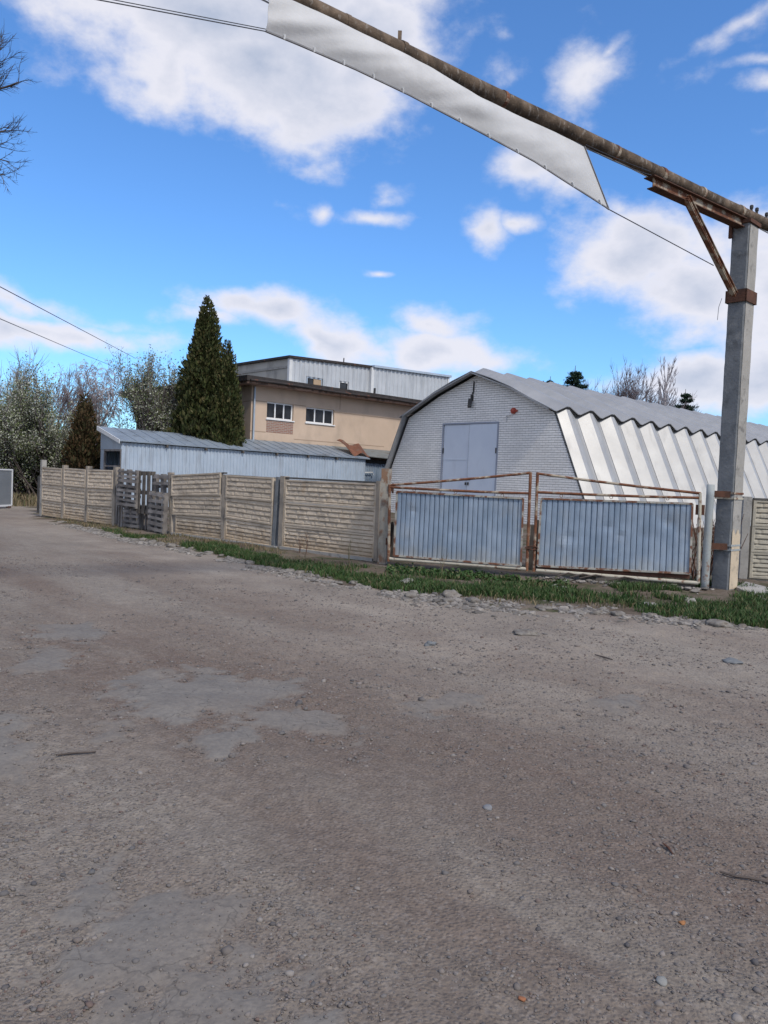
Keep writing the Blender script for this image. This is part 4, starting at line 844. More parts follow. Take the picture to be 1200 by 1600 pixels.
def gpt(px, py, z=.012): p = G(px, py); return Vector((p.x, p.y, gz(p.x, p.y) + z))
twig_obj('stick', 'forked thin stick on the dirt at the right edge of the photo', [gpt(1125, 1352), gpt(1150, 1360), gpt(1172, 1364), gpt(1210, 1372)], [.004, .006, .006, .005])
twig_obj('stick', 'thin stick on the dirt below the right gate leaf', [gpt(930, 1021), gpt(943, 1025), gpt(957, 1030)], [.006, .009, .006])
twig_obj('stick', 'thin stick lying by the asphalt patch at the left', [gpt(88, 1183), gpt(112, 1178), gpt(150, 1174)], [.005, .007, .005])
twig_obj('stick', 'reddish twig on the dirt at the lower right', [gpt(1036, 1310), gpt(1045, 1318), gpt(1052, 1327)], [.003, .005, .003], 'rust_dark')
for i, (a, b) in enumerate((((905, 915), (955, 905)), ((890, 908), (930, 920)), ((950, 925), (1000, 912)), ((870, 912), (905, 903)))):
    A = gp(*a, off=.12); B = gp(*b, off=.0); A.z = max(A.z, .05); B.z = max(B.z, .08)
    twig_obj('dead_branch', ['pale dead branch on the debris under the right gate leaf', 'dark dead branch crossing the debris left of centre under the right leaf', 'bent dead branch near the stub of post under the gate', 'short dead branch at the gate centre'][i], [A, A.lerp(B, .5) + Vector((0, 0, .05)), B], [.012, .015, .008])
p = G(872, 916); stone_mesh('rag', .09, 5, M['white_stone'], .5, None, 'crumpled whitish rag on the debris under the left end of the right leaf', (p.x, p.y), 3, 1.4, .3)['category'] = 'rag'

# ------------------------------------------------------------------ arched hangar
HG = Vector((3.8, 34.0, 0)); HM = Matrix((RD, LD, Vector((0, 0, 1)))).transposed().to_4x4(); HM.translation = HG
t = thing('arched_hangar', 'grey and white corrugated metal hangar with a white brick gable', 'hangar', HG, RZ)
RID, KZ, KV, BV, HL = 6.35, 4.6, 4.1, 6.2, 37.4
sect = [(-BV, -.1), (-KV, KZ), (-2.15, 5.55), (0, RID), (2.15, 5.55), (KV, KZ), (BV, -.1)]
def wall_x(mb, poly, hole, x0, x1):      # gable polygon in (y,z) with one rectangular hole
    ys = sorted(set([p[0] for p in poly] + [hole[0], hole[1]])); 
    top_ = lambda y: float(np.interp(y, [p[0] for p in poly], [p[1] for p in poly]))
    for a, b in zip(ys[:-1], ys[1:]):
        lo = hole[2] if (a >= hole[0] - 1e-6 and b <= hole[1] + 1e-6) else -.1
        mb.hexa([(x0, a, lo), (x0, b, lo), (x1, b, lo), (x1, a, lo)][::1] + [(x0, a, top_(a)), (x0, b, top_(b)), (x1, b, top_(b)), (x1, a, top_(a))]) if top_(a) > lo + .01 or top_(b) > lo + .01 else None
gl_ = HG; gpx = lambda px, py: HM.inverted() @ PL(px, py, HG, RD)
d0, d1 = gpx(694, 664), gpx(778, 661); dtop = (d0.z + d1.z) / 2; dy0, dy1 = d1.y, d0.y
mb = MB(HM); wall_x(mb, [(a, b - .06) for a, b in sect], (dy0, dy1, dtop), 0, .3); mb.build('gable_wall', M['white_brick'], t)
mb = MB(HM); wall_x(mb, [(a, b - .06) for a, b in sect], (0, 0, 0), HL - .3, HL); mb.build('rear_wall', M['conc_wall'], t)
PER = 1.68
def fold(x, depth):      # trapezoid fold profile along the hangar
    q = ((x + .20) % PER) / PER
    return depth * float(np.interp(q, [0, .02, .36, .50, .92, 1], [0, 0, 1, 1, 0, 0]))
def xs_list(x0, x1):
    s = {x0, x1}; k = -2
    while k * PER < x1 + PER:
        for q in (0, .02, .36, .50, .92): 
            x = -.20 + (k + q) * PER
            if x0 < x < x1: s.add(x)
        k += 1
    return sorted(s)
def shell(x0, x1, line, depth, thick, nrm, mat_, name):
    """line: (y,z) points across; folds push out along nrm"""
    xs = xs_list(x0, x1); mb = MB(HM); P = np.array([[(x, y + n_[0] * fold(x, depth), z + n_[1] * fold(x, depth)) for (y, z), n_ in zip(line, nrm)] for x in xs])
    q = np.array([[(0, n_[0] * thick, n_[1] * thick) for n_ in nrm] for x in xs])
    mb.grid(P + q); mb.grid(P, True)
    for i in (0, -1):
        a = P[i]; b = P[i] + q[i]; n = len(line); mb.add(list(a) + list(b), [(j, j + 1, n + j + 1, n + j) for j in range(n - 1)])
    for j in (0, -1):
        a = P[:, j]; b = a + q[:, j]; n = len(xs); mb.add(list(a) + list(b), [(k, k + 1, n + k + 1, n + k) for k in range(n - 1)])
    return mb.build(name, mat_, t)
nr = lambda a, b: (lambda v: (v[0] / math.hypot(*v), v[1] / math.hypot(*v)))((-(b[1] - a[1]), b[0] - a[0]))
def vn(pts, flip):
    out = []
    for i in range(len(pts)):
        a, b = pts[max(0, i - 1)], pts[min(len(pts) - 1, i + 1)]; n = nr(a, b); out.append((-n[0], -n[1]) if flip else n)
    return out
dE = .20
for sg in (1, -1):
    side = [(sg * BV, -.1), (sg * (KV + BV) / 2, (KZ - .1) / 2), (sg * (KV + .02), KZ)]
    n = vn(side, sg < 0); n = [(abs(a) * sg, abs(b)) for a, b in n]
    shell(-.02 if sg < 0 else -.4, HL, side, .27, .02, n, M['hangar_side'] if sg < 0 else M['hangar_roof'], 'side_sheets')
    mb = MB(HM); k = 0
    while k * PER < HL - .2:
        for q, rr_, oo in ((-.20, .016, .012), (-.20 + .36 * PER, .008, .275)):
            x = q + k * PER
            if x > 0: mb.beam((x, side[0][0] + n[0][0] * oo, side[0][1]), (x, side[2][0] + n[2][0] * oo, side[2][1] - .02), rr_ * 2, rr_ * 1.6, (1, 0, 0))
        k += 1
    mb.build('lap_seams', M['seam'], t)
    hd = (sg * (KV + .26), KZ - .13 + .04); rf = [(hd[0], hd[1] + .03), (sg * 3.1, 5.12), (sg * 2.15, 5.60), (sg * 1.1, 6.02), (0, RID + .03)]
    n = [(abs(a) * sg * .7, abs(b)) for a, b in vn(rf, sg < 0)]; n[-1] = (0, 1)
    shell(-.4, HL + .2, rf, .25, .03, n, M['hangar_roof'], 'roof_sheets')
    # black gap-filler line under the zigzag eave
    xs = xs_list(-.02, HL); mb = MB(HM); P = np.array([[(x, sg * (KV + .21 + fold(x, .25) * .42), KZ - .13 + fold(x, .25) * .9 + dz) for dz in (-.01, .06)] for x in xs]); mb.grid(P); mb.grid(P, True)
    mb.build('eave_seal', M['dark_metal'], t)
# rim of the gable, thick dark edge on both slopes
for sg in (1, -1):
    mb = MB(HM); line = [(sg * BV, -.1), (sg * (KV + .03), KZ + .02), (sg * 2.15, 5.58), (0, RID + .01)]
    for a, b in zip(line[:-1], line[1:]):
        if sg < 0 and a is line[0]: continue
        mb.beam((-.30, a[0], a[1]), (-.30, b[0], b[1]), .24 if not (a is line[0]) else .20, .05, (1, 0, 0) if False else (0, 0, 1)) 
    mb.build('rim_flashing', M['hangar_roof'], t)
# door: two leaves in a steel frame
dc = gpx(732, 700).y
mb = MB(HM); w_ = .07
mb.box((-.03, dy0 - w_, -.05), (.10, dy0, dtop + w_)); mb.box((-.03, dy1, -.05), (.10, dy1 + w_, dtop + w_)); mb.box((-.03, dy0, dtop), (.10, dy1, dtop + w_)); mb.build('door_frame', M['door_trim'], t)
mb = MB(HM); mb.box((.0, dc - .006, .01), (.01, dc + .006, dtop - .02)); mb.build('door_gap', M['dark_metal'], t)
for k_, (a, b, x) in enumerate(((dc + .006, dy1 - .01, .02), (dy0 + .01, dc - .006, -.005))):
    mb = MB(HM); mb.box((x, a, 0), (x + .05, b, dtop - .01)); lf = mb.build('door_leaf', M['door'], t)
    mb = MB(HM); zb_ = dtop * .62
    if k_ == 0: mb.box((x - .012, a + .02, zb_), (x - .001, b - .02, zb_ + .05))
    mb.box((x - .006, a + .0, .02), (x - .001, a + .03, dtop - .03)); mb.build('leaf_edging', M['door'], lf)
    for z in (.6, dtop * .72): 
        mb = MB(HM); yy = b + .0 if k_ == 0 else a; mb.tube([(x - .03, yy, z - .12), (x - .03, yy, z + .12)], .03, 8); mb.build('hinge', M['dark_metal'], lf)
pz = gpx(728, 750)
mb = MB(HM); mb.box((-.04, dc + .03, pz.z), (-.02, dc + .22, pz.z + .05)); mb.box((-.04, dc - .20, pz.z), (-.02, dc - .02, pz.z + .05)); mb.box((-.05, dc + .02, pz.z - .22), (-.02, dc + .09, pz.z - .10)); mb.box((-.05, dc - .12, pz.z - .22), (-.02, dc - .05, pz.z - .10)); mb.build('door_latch', M['dark_metal'], t)
def on_gable(name, fn, m_): mb = MB(HM); fn(mb); mb.build(name, M[m_], t)
q = gpx(738, 631); on_gable('wall_lamp', lambda mb: (mb.beam((-.10, q.y + .04, q.z + .20), (-.22, q.y - .03, q.z - .16), .16, .12), mb.tube([(-.02, q.y, q.z + .5), (-.10, q.y, q.z + .2)], .02, 6)), 'dark_metal')
q2 = gpx(803, 642); on_gable('alarm_bell', lambda mb: (mb.tube([(.0, q2.y, q2.z), (-.06, q2.y, q2.z), (-.12, q2.y, q2.z), (-.14, q2.y, q2.z)], [.13, .13, .09, .02], 14), mb.tube([(-.01, q2.y - .16, q2.z), (-.06, q2.y - .16, q2.z)], .05, 8)), 'red')
q3 = gpx(792, 653); on_gable('bent_bracket', lambda mb: mb.tube([(-.03, q3.y, q3.z - .14), (-.05, q3.y, q3.z + .06), (-.06, q3.y - .10, q3.z + .12), (-.06, q3.y - .26, q3.z + .11)], .022, 6), 'trim')
q4 = gpx(741, 606); on_gable('conduit', lambda mb: (mb.tube([(-.03, q4.y, q4.z + .28), (-.03, q4.y + .02, q4.z - .25)], .035, 6), mb.box((-.06, q4.y + .02, q4.z - .55), (-.005, q4.y + .14, q4.z - .30))), 'dark_metal')
# dark plinth mass behind the gate: old tyres and boards stacked at the yard side
for i, (px, py, w, h, lab) in enumerate(((830, 840, 1.1, 1.05, 'dark heap of old boards standing behind the gap between the gate leaves'), (1105, 850, .9, 1.2, 'brown heap of brushwood behind the right end of the gate'), (606, 840, .8, 1.0, 'dark boards leaning behind the left hinge of the gate'))):
    c = gp(px, 880); c = Vector((c.x, c.y, 0)) - GN * 1.5 + GD * .1; mb = MB(); r2 = random.Random(50 + i)
    for k in range(60 if i == 1 else 16):
        x = r2.uniform(-w / 2, w / 2); y = r2.uniform(-.25, .25); tilt = r2.uniform(-.25, .25); hh = h * r2.uniform(.6, 1); p = c + GD * x - GN * y
        if i == 1: mb.tube([p, p + GD * tilt * .5 + Vector((0, 0, hh * .5)), p + GD * tilt * 1.3 + Vector((0, 0, hh))], [.012, .009, .004], 4)
        else: mb.beam(p, p + GD * tilt + Vector((0, 0, hh)), .12, .03, GN)
    o = mb.build('brush_heap' if i == 1 else 'board_heap', M['rust_dark'] if i == 1 else M['wood_dark'], None, tuple(c)); tag(o, lab, 'heap')

# ------------------------------------------------------------------ buildings
def rect_wall(mb, x0, x1, z0, z1, holes, y0, y1):
    """wall in the local xz plane between y0 (front) and y1, with rectangular openings"""
    xs = sorted({x0, x1} | {h[0] for h in holes} | {h[1] for h in holes}); zs_ = sorted({z0, z1} | {h[2] for h in holes} | {h[3] for h in holes})
    for a, b in zip(xs[:-1], xs[1:]):
        zz = z0
        hs = sorted([h for h in holes if h[0] <= a + 1e-6 and h[1] >= b - 1e-6], key=lambda h: h[2])
        for h in hs + [None]:
            top_ = h[2] if h else z1
            if top_ > zz + 1e-6: mb.box((a, y0, zz), (b, y1, top_))
            if h: zz = h[3]
CB = W(390.5, 690, 36.3); CB = Vector((CB.x, CB.y, 0)); BM = HM.copy(); BM.translation = CB; BI = BM.inverted()
bp = lambda px, py, off=0: BI @ PL(px, py, CB - LD * off, LD)
t = thing('beige_building', 'two-storey beige rendered building with a flat dark roof edge', 'building', CB, RZ)
wz = 5.72
def wrect(x0, y0, x1, y1): # px corners -> local rect
    a = bp(x0, y0); b = bp(x1, y1); return a, b
wl = []
for (pa, pb, pc, pd) in (((417.5, 627), (459, 632), (459, 658), (417.5, 654)), ((478.5, 635), (522.5, 641), (522.5, 664.5), (478.5, 660))):
    A, B, C_, D_ = bp(*pa), bp(*pb), bp(*pc), bp(*pd); wl.append((A.x, B.x, (C_.z + D_.z) / 2, (A.z + B.z) / 2))
mb = MB(BM); rect_wall(mb, 0, 24, -.1, wz, wl, 0, .4); mb.box((0, .4, -.1), (.4, 12, wz)); mb.box((23.6, .4, -.1), (24, 12, wz)); mb.box((.4, 11.6, -.1), (23.6, 12, wz)); mb.build('walls', M['beige'], t)
for (x0, x1, z0, z1) in wl:
    mb = MB(BM); fw = .07; n3 = [x0 + (x1 - x0) * k for k in (0, .345, .67, 1)]
    mb.box((x0, .10, z0), (x1, .17, z0 + fw)); mb.box((x0, .10, z1 - fw), (x1, .17, z1))
    for k, x in enumerate(n3): mb.box((x - (fw if k == 3 else fw / 2 if k else 0), .101, z0 + fw), (x + (fw if k == 0 else fw / 2 if k < 3 else 0), .169, z1 - fw))
    f = mb.build('window', M['white_frame'], t)
    for a, b in zip(n3[:-1], n3[1:]):
        mb = MB(BM); mb.box((a + .02, .125, z0 + .03), (b - .02, .14, z1 - .03)); mb.build('pane', M['glass'], f)
    mb = MB(BM); mb.box((x0 - .05, -.06, z0 - .05), (x1 + .05, .12, z0 - .002)); mb.build('sill', M['white_frame'], f)
a, b = bp(417, 657), bp(459, 680); mb = MB(BM); mb.box((wl[0][0], -.012, b.z + .04), (wl[0][1], .02, wl[0][2] - .06)); mb.build('brick_infill', M['red_brick'], t)
# joints scored in the render
mb = MB(BM)
for (p, q) in (((390, 626), (417, 627)), ((459, 632), (478, 635)), ((522, 641), (640, 660)), ((390, 672), (415, 676)), ((459, 684), (600, 700))):
    z = (bp(*p).z + bp(*q).z) / 2; mb.box((bp(*p).x if p[0] > 391 else .0, -.006, z - .02), (bp(*q).x, .01, z + .02))
for px in (531,): mb.box((bp(px, 640).x - .02, -.006, bp(px, 640).z), (bp(px, 640).x + .02, .01, wz))
mb.box((-.006, .1, bp(390, 626).z - .02), (.01, 12, bp(390, 626).z + .02)); mb.build('wall_joint', mat('joint_mortar', [(.30, .22, .16), (.36, .27, .20)], 4), t)
ro = .75
mb = MB(BM); mb.box((-ro, -ro, wz + .10), (24 + ro, 12 + ro, wz + .34)); mb.build('roof_slab', M['fascia'], t)
mb = MB(BM); mb.box((-ro + .08, -ro + .08, wz + .0), (24 + ro - .08, 12 + ro - .08, wz + .099)); mb.build('eave_boards', M['eave_board'], t)
mb = MB(BM); p = bp(587, 618, ro)
mb.tube([(p.x, -ro + .1, wz + .34), (p.x, -ro + .1, wz + .62)], .06, 8); mb.build('roof_vent', M['dark_metal'], t)
mb = MB(BM); x_ = .12; mb.tube([(x_, -.08, wz - .05), (x_, -.08, 0)], .05, 8); mb.build('downpipe', M['galv_old'], t)
mb = MB(BM); mb.tube([(x, -ro - .06, wz + .14 + .02 * math.sin(x)) for x in np.linspace(-.6, 23, 30)], .05, 8); mb.build('gutter', M['fascia'], t)
# upper metal-clad block behind
CU = W(450, 640, 45.5); CU = Vector((CU.x, CU.y, 0)); UM = HM.copy(); UM.translation = CU; UI = UM.inverted()
up = lambda px, py: UI @ PL(px, py, CU, LD)
t = thing('clad_hall', 'tall flat-roofed hall clad in pale ribbed metal, rising behind the beige building', 'building', CU, RZ)
xk = up(579, 572).x; xe = up(697, 590).x; z0_, zk, ze = up(450, 559).z, up(579, 575).z, up(697, 590).z
wn = []
for (pa, pb) in (((479.5, 588), (503, 620)), ((530, 595), (544.5, 624))):
    A, B = up(*pa), up(*pb); wn.append((A.x, B.x, A.z - 1.15, A.z))
mb = MB(UM); mb.box((.05, .2, -.1), (xe - .05, 7, min(z0_, ze) - .25)); 
mb.build('core_walls', M['conc_wall'], t)
def ribs(Mx, x0, x1, z0, ztop, y, period, depth, holes=()):
    mb = MB(Mx); n = int((x1 - x0) / period); pts = []
    for i in range(n):
        for q, d in ((0, 0), (.12, 1), (.48, 1), (.60, 0)): pts.append((x0 + (x1 - x0) * (i + q) / n, y - depth * d))
    pts.append((x1, y))
    for (a, ya), (b, yb) in zip(pts[:-1], pts[1:]):
        cuts = [h for h in holes if h[0] <= (a + b) / 2 <= h[1]]; segs = [(z0, None)]
        if cuts: h = cuts[0]; segs = [(z0, h[2]), (h[3], None)]
        for s0_, s1_ in segs:
            ta, tb_ = (ztop(a), ztop(b)) if s1_ is None else (s1_, s1_); mb.add([(a, ya, s0_), (b, yb, s0_), (b, yb, tb_), (a, ya, ta)], [(0, 1, 2, 3)])
    return mb
zt1 = lambda x: float(np.interp(x, [0, xk], [z0_, zk])); zt2 = lambda x: float(np.interp(x, [xk, xe], [zk + .02, ze]))
ribs(UM, 0, xk - .1, 4.5, zt1, 0, .34, .05, wn).build('ribbed_cladding', M['wall_metal'], t)
ribs(UM, xk + .1, xe, 4.5, zt2, -.22, .34, .05).build('ribbed_cladding', M['wall_metal'], t)
mb = MB(UM); mb.box((xk - .12, -.26, 4.5), (xk + .12, .1, zk)); mb.box((-.06, -.07, 4.5), (.16, .12, z0_)); mb.box((xe - .12, -.29, 4.5), (xe + .05, .3, ze)); mb.build('corner_trim', M['trim'], t)
for (a, b, ya, yb, za, zb_) in ((-.15, xk, -.16, 0, z0_, zk), (xk, xe + .15, -.40, 0, zk + .02, ze)):
    mb = MB(UM); mb.hexa([(a, ya, za), (b, ya, zb_), (b, 7.2, zb_), (a, 7.2, za), (a, ya, za + .14), (b, ya, zb_ + .14), (b, 7.2, zb_ + .14), (a, 7.2, za + .14)]); mb.build('roof_edge', M['fascia'] if a < 1 else M['galv_old'], t)
lz = (UI @ PL(364, 573, CU, RD)); mb = MB(UM); mb.hexa([(0, .12, -.1), (.18, .12, -.1), (.18, 7, -.1), (0, 7, -.1), (0, .12, z0_ - .002), (.18, .12, z0_ - .002), (.18, 7, z0_ - .002), (0, 7, z0_ - .002)]); mb.build('side_wall', M['conc_wall'], t)
mb = MB(UM); mb.box((-.05, .13, z0_ - .55), (-.003, 7, z0_ - .42)); mb.build('side_string_course', M['conc_light'], t)
for i, (x0, x1, z0w, z1w) in enumerate(wn):
    mb = MB(UM); f_ = .08; mb.box((x0, .02, z0w), (x0 + f_, .12, z1w)); mb.box((x1 - f_, .02, z0w), (x1, .12, z1w)); mb.box((x0 + f_, .02, z1w - f_), (x1 - f_, .12, z1w)); f = mb.build('window', M['white_frame'] if i else M['galv_old'], t)
    mb = MB(UM); mb.box((x0 + .02, .08, z0w), (x1 - .02, .10, z1w - .02)); mb.build('pane', M['glass'], f)
    if i == 0: mb = MB(UM); mb.box((x0 + (x1 - x0) * .46, .04, z0w + .02), (x1 - f_, .075, z1w - f_)); mb.build('board', M['board'], f)
q = up(553, 566); mb = MB(UM); mb.tube([(q.x, 1, q.z - .3), (q.x, 1, q.z + .35)], .04, 6); mb.build('roof_vent', M['dark_metal'], t)
mb = MB(UM); q = up(470, 559); mb.box((q.x - .1, -.30, q.z - .2), (q.x + .1, -.05, q.z)); 

# long shed
SH = W(190, 700, 30.0); SH = Vector((SH.x, SH.y, 0)); SM = HM.copy(); SM.translation = SH; SI = SM.inverted(); sp_ = lambda px, py: SI @ PL(px, py, SH, LD)
t = thing('long_shed', 'long low lean-to shed of galvanised corrugated sheet with a slate-blue roof', 'shed', SH, RZ)
sx = sp_(571, 722).x; zf0, zf1 = sp_(190, 689).z, sp_(571, 717).z; SDp = 1.95; rise = .55
zfr = lambda x: zf0 + (zf1 - zf0) * x / sx
ribs(SM, 0, sx, 0, lambda x: zfr(x) - .05, 0, .16, .028).build('front_cladding', M['galv_old'], t)
mb = MB(SM); ov = .16
mb.hexa([(-ov, -ov, zf0 - .02), (sx + ov, -ov, zf1 - .02), (sx + ov, SDp, zf1 + rise), (-ov, SDp, zf0 + rise), (-ov, -ov, zf0 + .03), (sx + ov, -ov, zf1 + .03), (sx + ov, SDp, zf1 + rise + .05), (-ov, SDp, zf0 + rise + .05)]); mb.build('roof', M['shed_roof'], t)
mb = MB(SM)
for k in range(1, 24): x = k * sx / 24; mb.hexa([(x - .012, -ov, zfr(x) + .031), (x + .012, -ov, zfr(x) + .031), (x + .012, SDp, zfr(x) + rise + .051), (x - .012, SDp, zfr(x) + rise + .051), (x - .012, -ov, zfr(x) + .05), (x + .012, -ov, zfr(x) + .05), (x + .012, SDp, zfr(x) + rise + .07), (x - .012, SDp, zfr(x) + rise + .07)])
mb.build('roof_seams', M['shed_roof'], t)
mb = MB(SM); mb.hexa([(-ov - .03, -ov - .02, zf0 - .10), (-ov, -ov - .02, zf0 - .10), (-ov, SDp, zf0 + rise - .10), (-ov - .03, SDp, zf0 + rise - .10), (-ov - .03, -ov - .02, zf0 + .045), (-ov, -ov - .02, zf0 + .045), (-ov, SDp, zf0 + rise + .065), (-ov - .03, SDp, zf0 + rise + .065)]); mb.build('barge_board', M['trim'], t)
for px in (259, 320, 378, 431, 480, 525): 
    x = sp_(px, 700).x; mb = MB(SM); mb.box((x - .04, -ov + .01, zfr(x) - .14), (x + .04, -.03, zfr(x) - .03)); mb.build('rafter_end', M['wood_dark'], t)
mb = MB(SM)   # left end: sheet above, opening below with a post and rail
mb.hexa([(-.01, 0, 2.32), (.02, 0, 2.32), (.02, SDp, 2.32), (-.01, SDp, 2.32), (-.01, 0, zf0 - .05), (.02, 0, zf0 - .05), (.02, SDp, zf0 + rise - .06), (-.01, SDp, zf0 + rise - .06)]); mb.build('end_panel', M['galv_old'], t)
mb = MB(SM)
for y in (0.02, SDp - .42): mb.box((-.02, y, 0), (.06, y + .07, 2.32))
mb.box((-.02, .09, 2.24), (.05, SDp - .42, 2.319)); mb.box((-.015, .09, 1.62), (.04, SDp - .42, 1.68)); mb.build('end_post', M['wood'], t)
mb = MB(SM); mb.box((.0, SDp - .34, 0), (.03, SDp, 2.31)); mb.build('end_strip', M['galv_old'], t)
bk = HM.copy(); bk.translation = SH + LD * (SDp - .02); ribs(bk, .1, sx, 0, lambda x: zf0 + rise - .1, 0, .16, .028).build('back_cladding', M['galv'], t)
mb = MB(SM); mb.box((sx - .03, .02, 0), (sx, SDp, zf1 + .05)); mb.build('end_wall', M['galv_old'], t)
# lean-to roof beyond the shed with the lifted rusty sheet
t = thing('lean_to', 'small lean-to with a grey roof between the long shed and the hangar', 'shed', SM @ Vector((sx + 2, .5, 0)), RZ)
mb = MB(SM); e = sx + 5.0; mb.hexa([(sx - .6, .35, zf1 + .16), (e, .35, zf1 + .02), (e, 2.6, zf1 + .72), (sx - .6, SDp + .1, zf1 + .60), (sx - .6, .35, zf1 + .20), (e, .35, zf1 + .06), (e, 2.6, zf1 + .76), (sx - .6, SDp + .1, zf1 + .64)]); mb.build('roof', mat('dull_green_grey_roof', [(.15, .165, .165), (.21, .225, .22)], 1.5, .7, .2, stains=[((.10, .07, .05), 2, .55, .65, ONE, .7)]), t)
ribs(SM, sx + .2, e, 0, lambda x: zf1 - .15, .8, .16, .028).build('front_cladding', M['galv'], t)
mb = MB(SM); mb.box((sx + .2, .75, zf1 - .18), (e, .79, zf1 + .0)); mb.build('fascia', M['dark_metal'], t); mb = MB(SM); mb.tube([(sx + .5, .65, 1.9), (sx + 1.1, .65, 1.93), (sx + 1.15, .65, 1.80)], .03, 6); mb.build('pipe_stub', M['trim'], t)
c1, c2, c3, c4 = bp(526, 692, .9), bp(560, 700, .9), bp(578, 716, 1.9), bp(552, 714, 1.9)
Pw = [BM @ c for c in (c1, c2, c3, c4)]; mb = MB(); g_ = np.zeros((8, 5, 3))
for i in range(8):
    for j in range(5):
        a_ = Pw[0].lerp(Pw[1], i / 7); b_ = Pw[3].lerp(Pw[2], i / 7); g_[i, j] = a_.lerp(b_, j / 4) + Vector((0, 0, .14 + .10 * math.sin(i * 1.1 + j)))
mb.grid(g_, True); mb.grid(g_ - np.array([0, 0, .012])); tag(mb.build('roof_sheet', M['rust_sheet'], None, tuple(Pw[3])), 'loose rust-red roof sheet lifted on the lean-to roof', 'metal sheet')

# far left: metal gate leaf standing open, pipe post
g2 = G(-25, 795); g3 = G(18, 793); D2 = Vector((g3.x - g2.x, g3.y - g2.y, 0)); t = thing('metal_gate', 'plain grey sheet-metal gate leaf standing at the left edge of the photo', 'gate', (g3.x, g3.y, 0), 0)
GMx = frameM(g2, D2); L_ = D2.length; hh = W(17, 733, g3.y).z
mb = MB(GMx); mb.box((0, -.01, .10), (L_ - .04, .01, hh - .04)); mb.build('sheet_panel', mat('grey_blue_gate_sheet', [(.17, .185, .20), (.21, .225, .24)], 1.5, .6, .2), t)
mb = MB(GMx); mb.box((0, -.03, hh - .05), (L_, .03, hh)); mb.box((L_ - .05, -.031, .08), (L_, .031, hh - .05)); mb.box((0, -.03, .05), (L_ - .05, .03, .11)); mb.build('frame', M['trim'], t)
mb = MB(GMx); mb.box((L_ - .25, -.05, .0), (L_ - .10, .05, .06)); mb.build('ground_stop', M['rust_dark'], t)
g4 = G(61, 800); t = MB(); t.tube([(g4.x, g4.y, -.05), (g4.x, g4.y, 1.15), (g4.x, g4.y, 1.2)], .07, 12); tag(t.build('bollard_post', M['dark_metal'], None, (g4.x, g4.y, 0)), 'short dark post behind the far end of the concrete fence', 'post')

# overhead cables at the left
ca, cb = W(0, 448, 16), W(212, 560, 38); wire('power_cable', 'upper overhead cable crossing the sky at the left', [ca + (ca - cb) * .3, ca, cb], .010, 'cable')
ca, cb = W(0, 498, 18), W(124, 551, 34); cc = W(200, 582, 44); wire('power_cable', 'lower overhead cable crossing the sky at the left', [ca + (ca - cb) * .3, ca, cb, cc], .010, 'cable')

# ------------------------------------------------------------------ trees
class TB:
    """branch skeleton -> tapered tubes; keeps the twig ends for leaves"""
    def __init__(s, seed): s.mb = MB(); s.tw = MB(); s.tips = []; s.r = random.Random(seed); s.n = 0
    def grow(s, p, d, L_, rad, lv, P):
        r = s.r; k = P.get('seg', 4); pts = [Vector(p)]; d = Vector(d).normalized(); q = Vector(p)
        for i in range(k):
            j = Vector((r.uniform(-1, 1), r.uniform(-1, 1), r.uniform(-1, 1))) * P['wob']
            d = (d + j + Vector((0, 0, P['up'] if lv < P['lv'] - 1 else P.get('tipup', P['up'])))).normalized(); q = q + d * (L_ / k); pts.append(q.copy())
        end = rad * (.45 if lv < P['lv'] else .3)
        rs = [rad + (end - rad) * i / k for i in range(k + 1)]
        (s.mb if lv <= 1 else s.tw).tube(pts, rs, 7 if lv == 0 else 5 if lv == 1 else 3, False); s.n += 1
        if lv >= P['lv']: s.tips += pts[1:]; return
        if lv == P['lv'] - 1: s.tips += pts[2:]
        nc = P['nc'][lv]
        for c in range(nc):
            f = r.uniform(P.get('f0', .25), 1) if c < nc - 1 else 1.0
            i = min(k - 1, int(f * k)); b = pts[i].lerp(pts[i + 1], f * k - i) if f < 1 else pts[-1]
            dd = (pts[min(i + 1, k)] - pts[i]).normalized(); a = dd.orthogonal().normalized(); a.rotate(Matrix.Rotation(r.uniform(0, 6.283), 3, dd))
            sp2 = P['sp'] * r.uniform(.6, 1.3) * (.4 if f == 1 else 1); nd = dd * math.cos(sp2) + a * math.sin(sp2)
            s.grow(b, nd, L_ * P['ls'] * r.uniform(.7, 1.2), max(rad * P['rs'] * (1 - .35 * f), P['rmin']), lv + 1, P)
def leaves(name, pts, per, jit, size, mt, parent, seed=0, asp=.5, up=0.3):
    r = np.random.default_rng(seed); C = np.repeat(np.array([tuple(p) for p in pts]), per, 0); n = len(C); C = C + r.normal(0, jit, (n, 3))
    d = r.normal(0, 1, (n, 3)); d[:, 2] += up; d /= np.linalg.norm(d, axis=1)[:, None]; e = np.cross(d, r.normal(0, 1, (n, 3))); e /= np.linalg.norm(e, axis=1)[:, None]
    s = size * r.uniform(.6, 1.4, n)[:, None]; q = np.stack([C - e * s * asp / 2, C + d * s * .5 - 0 * e, C + e * s * asp / 2 + d * s * .1, C - d * s * .5], 1)
    q = np.stack([C - d * s * .5, C + e * s * asp * .5, C + d * s * .5, C - e * s * asp * .5], 1)
    mb = MB(); mb.v = [q.reshape(-1, 3)]; b = np.arange(n) * 4; mb.f = np.stack([b, b + 1, b + 2, b + 3], -1).tolist(); mb.n = 4 * n
    return mb.build(name, mt, parent)
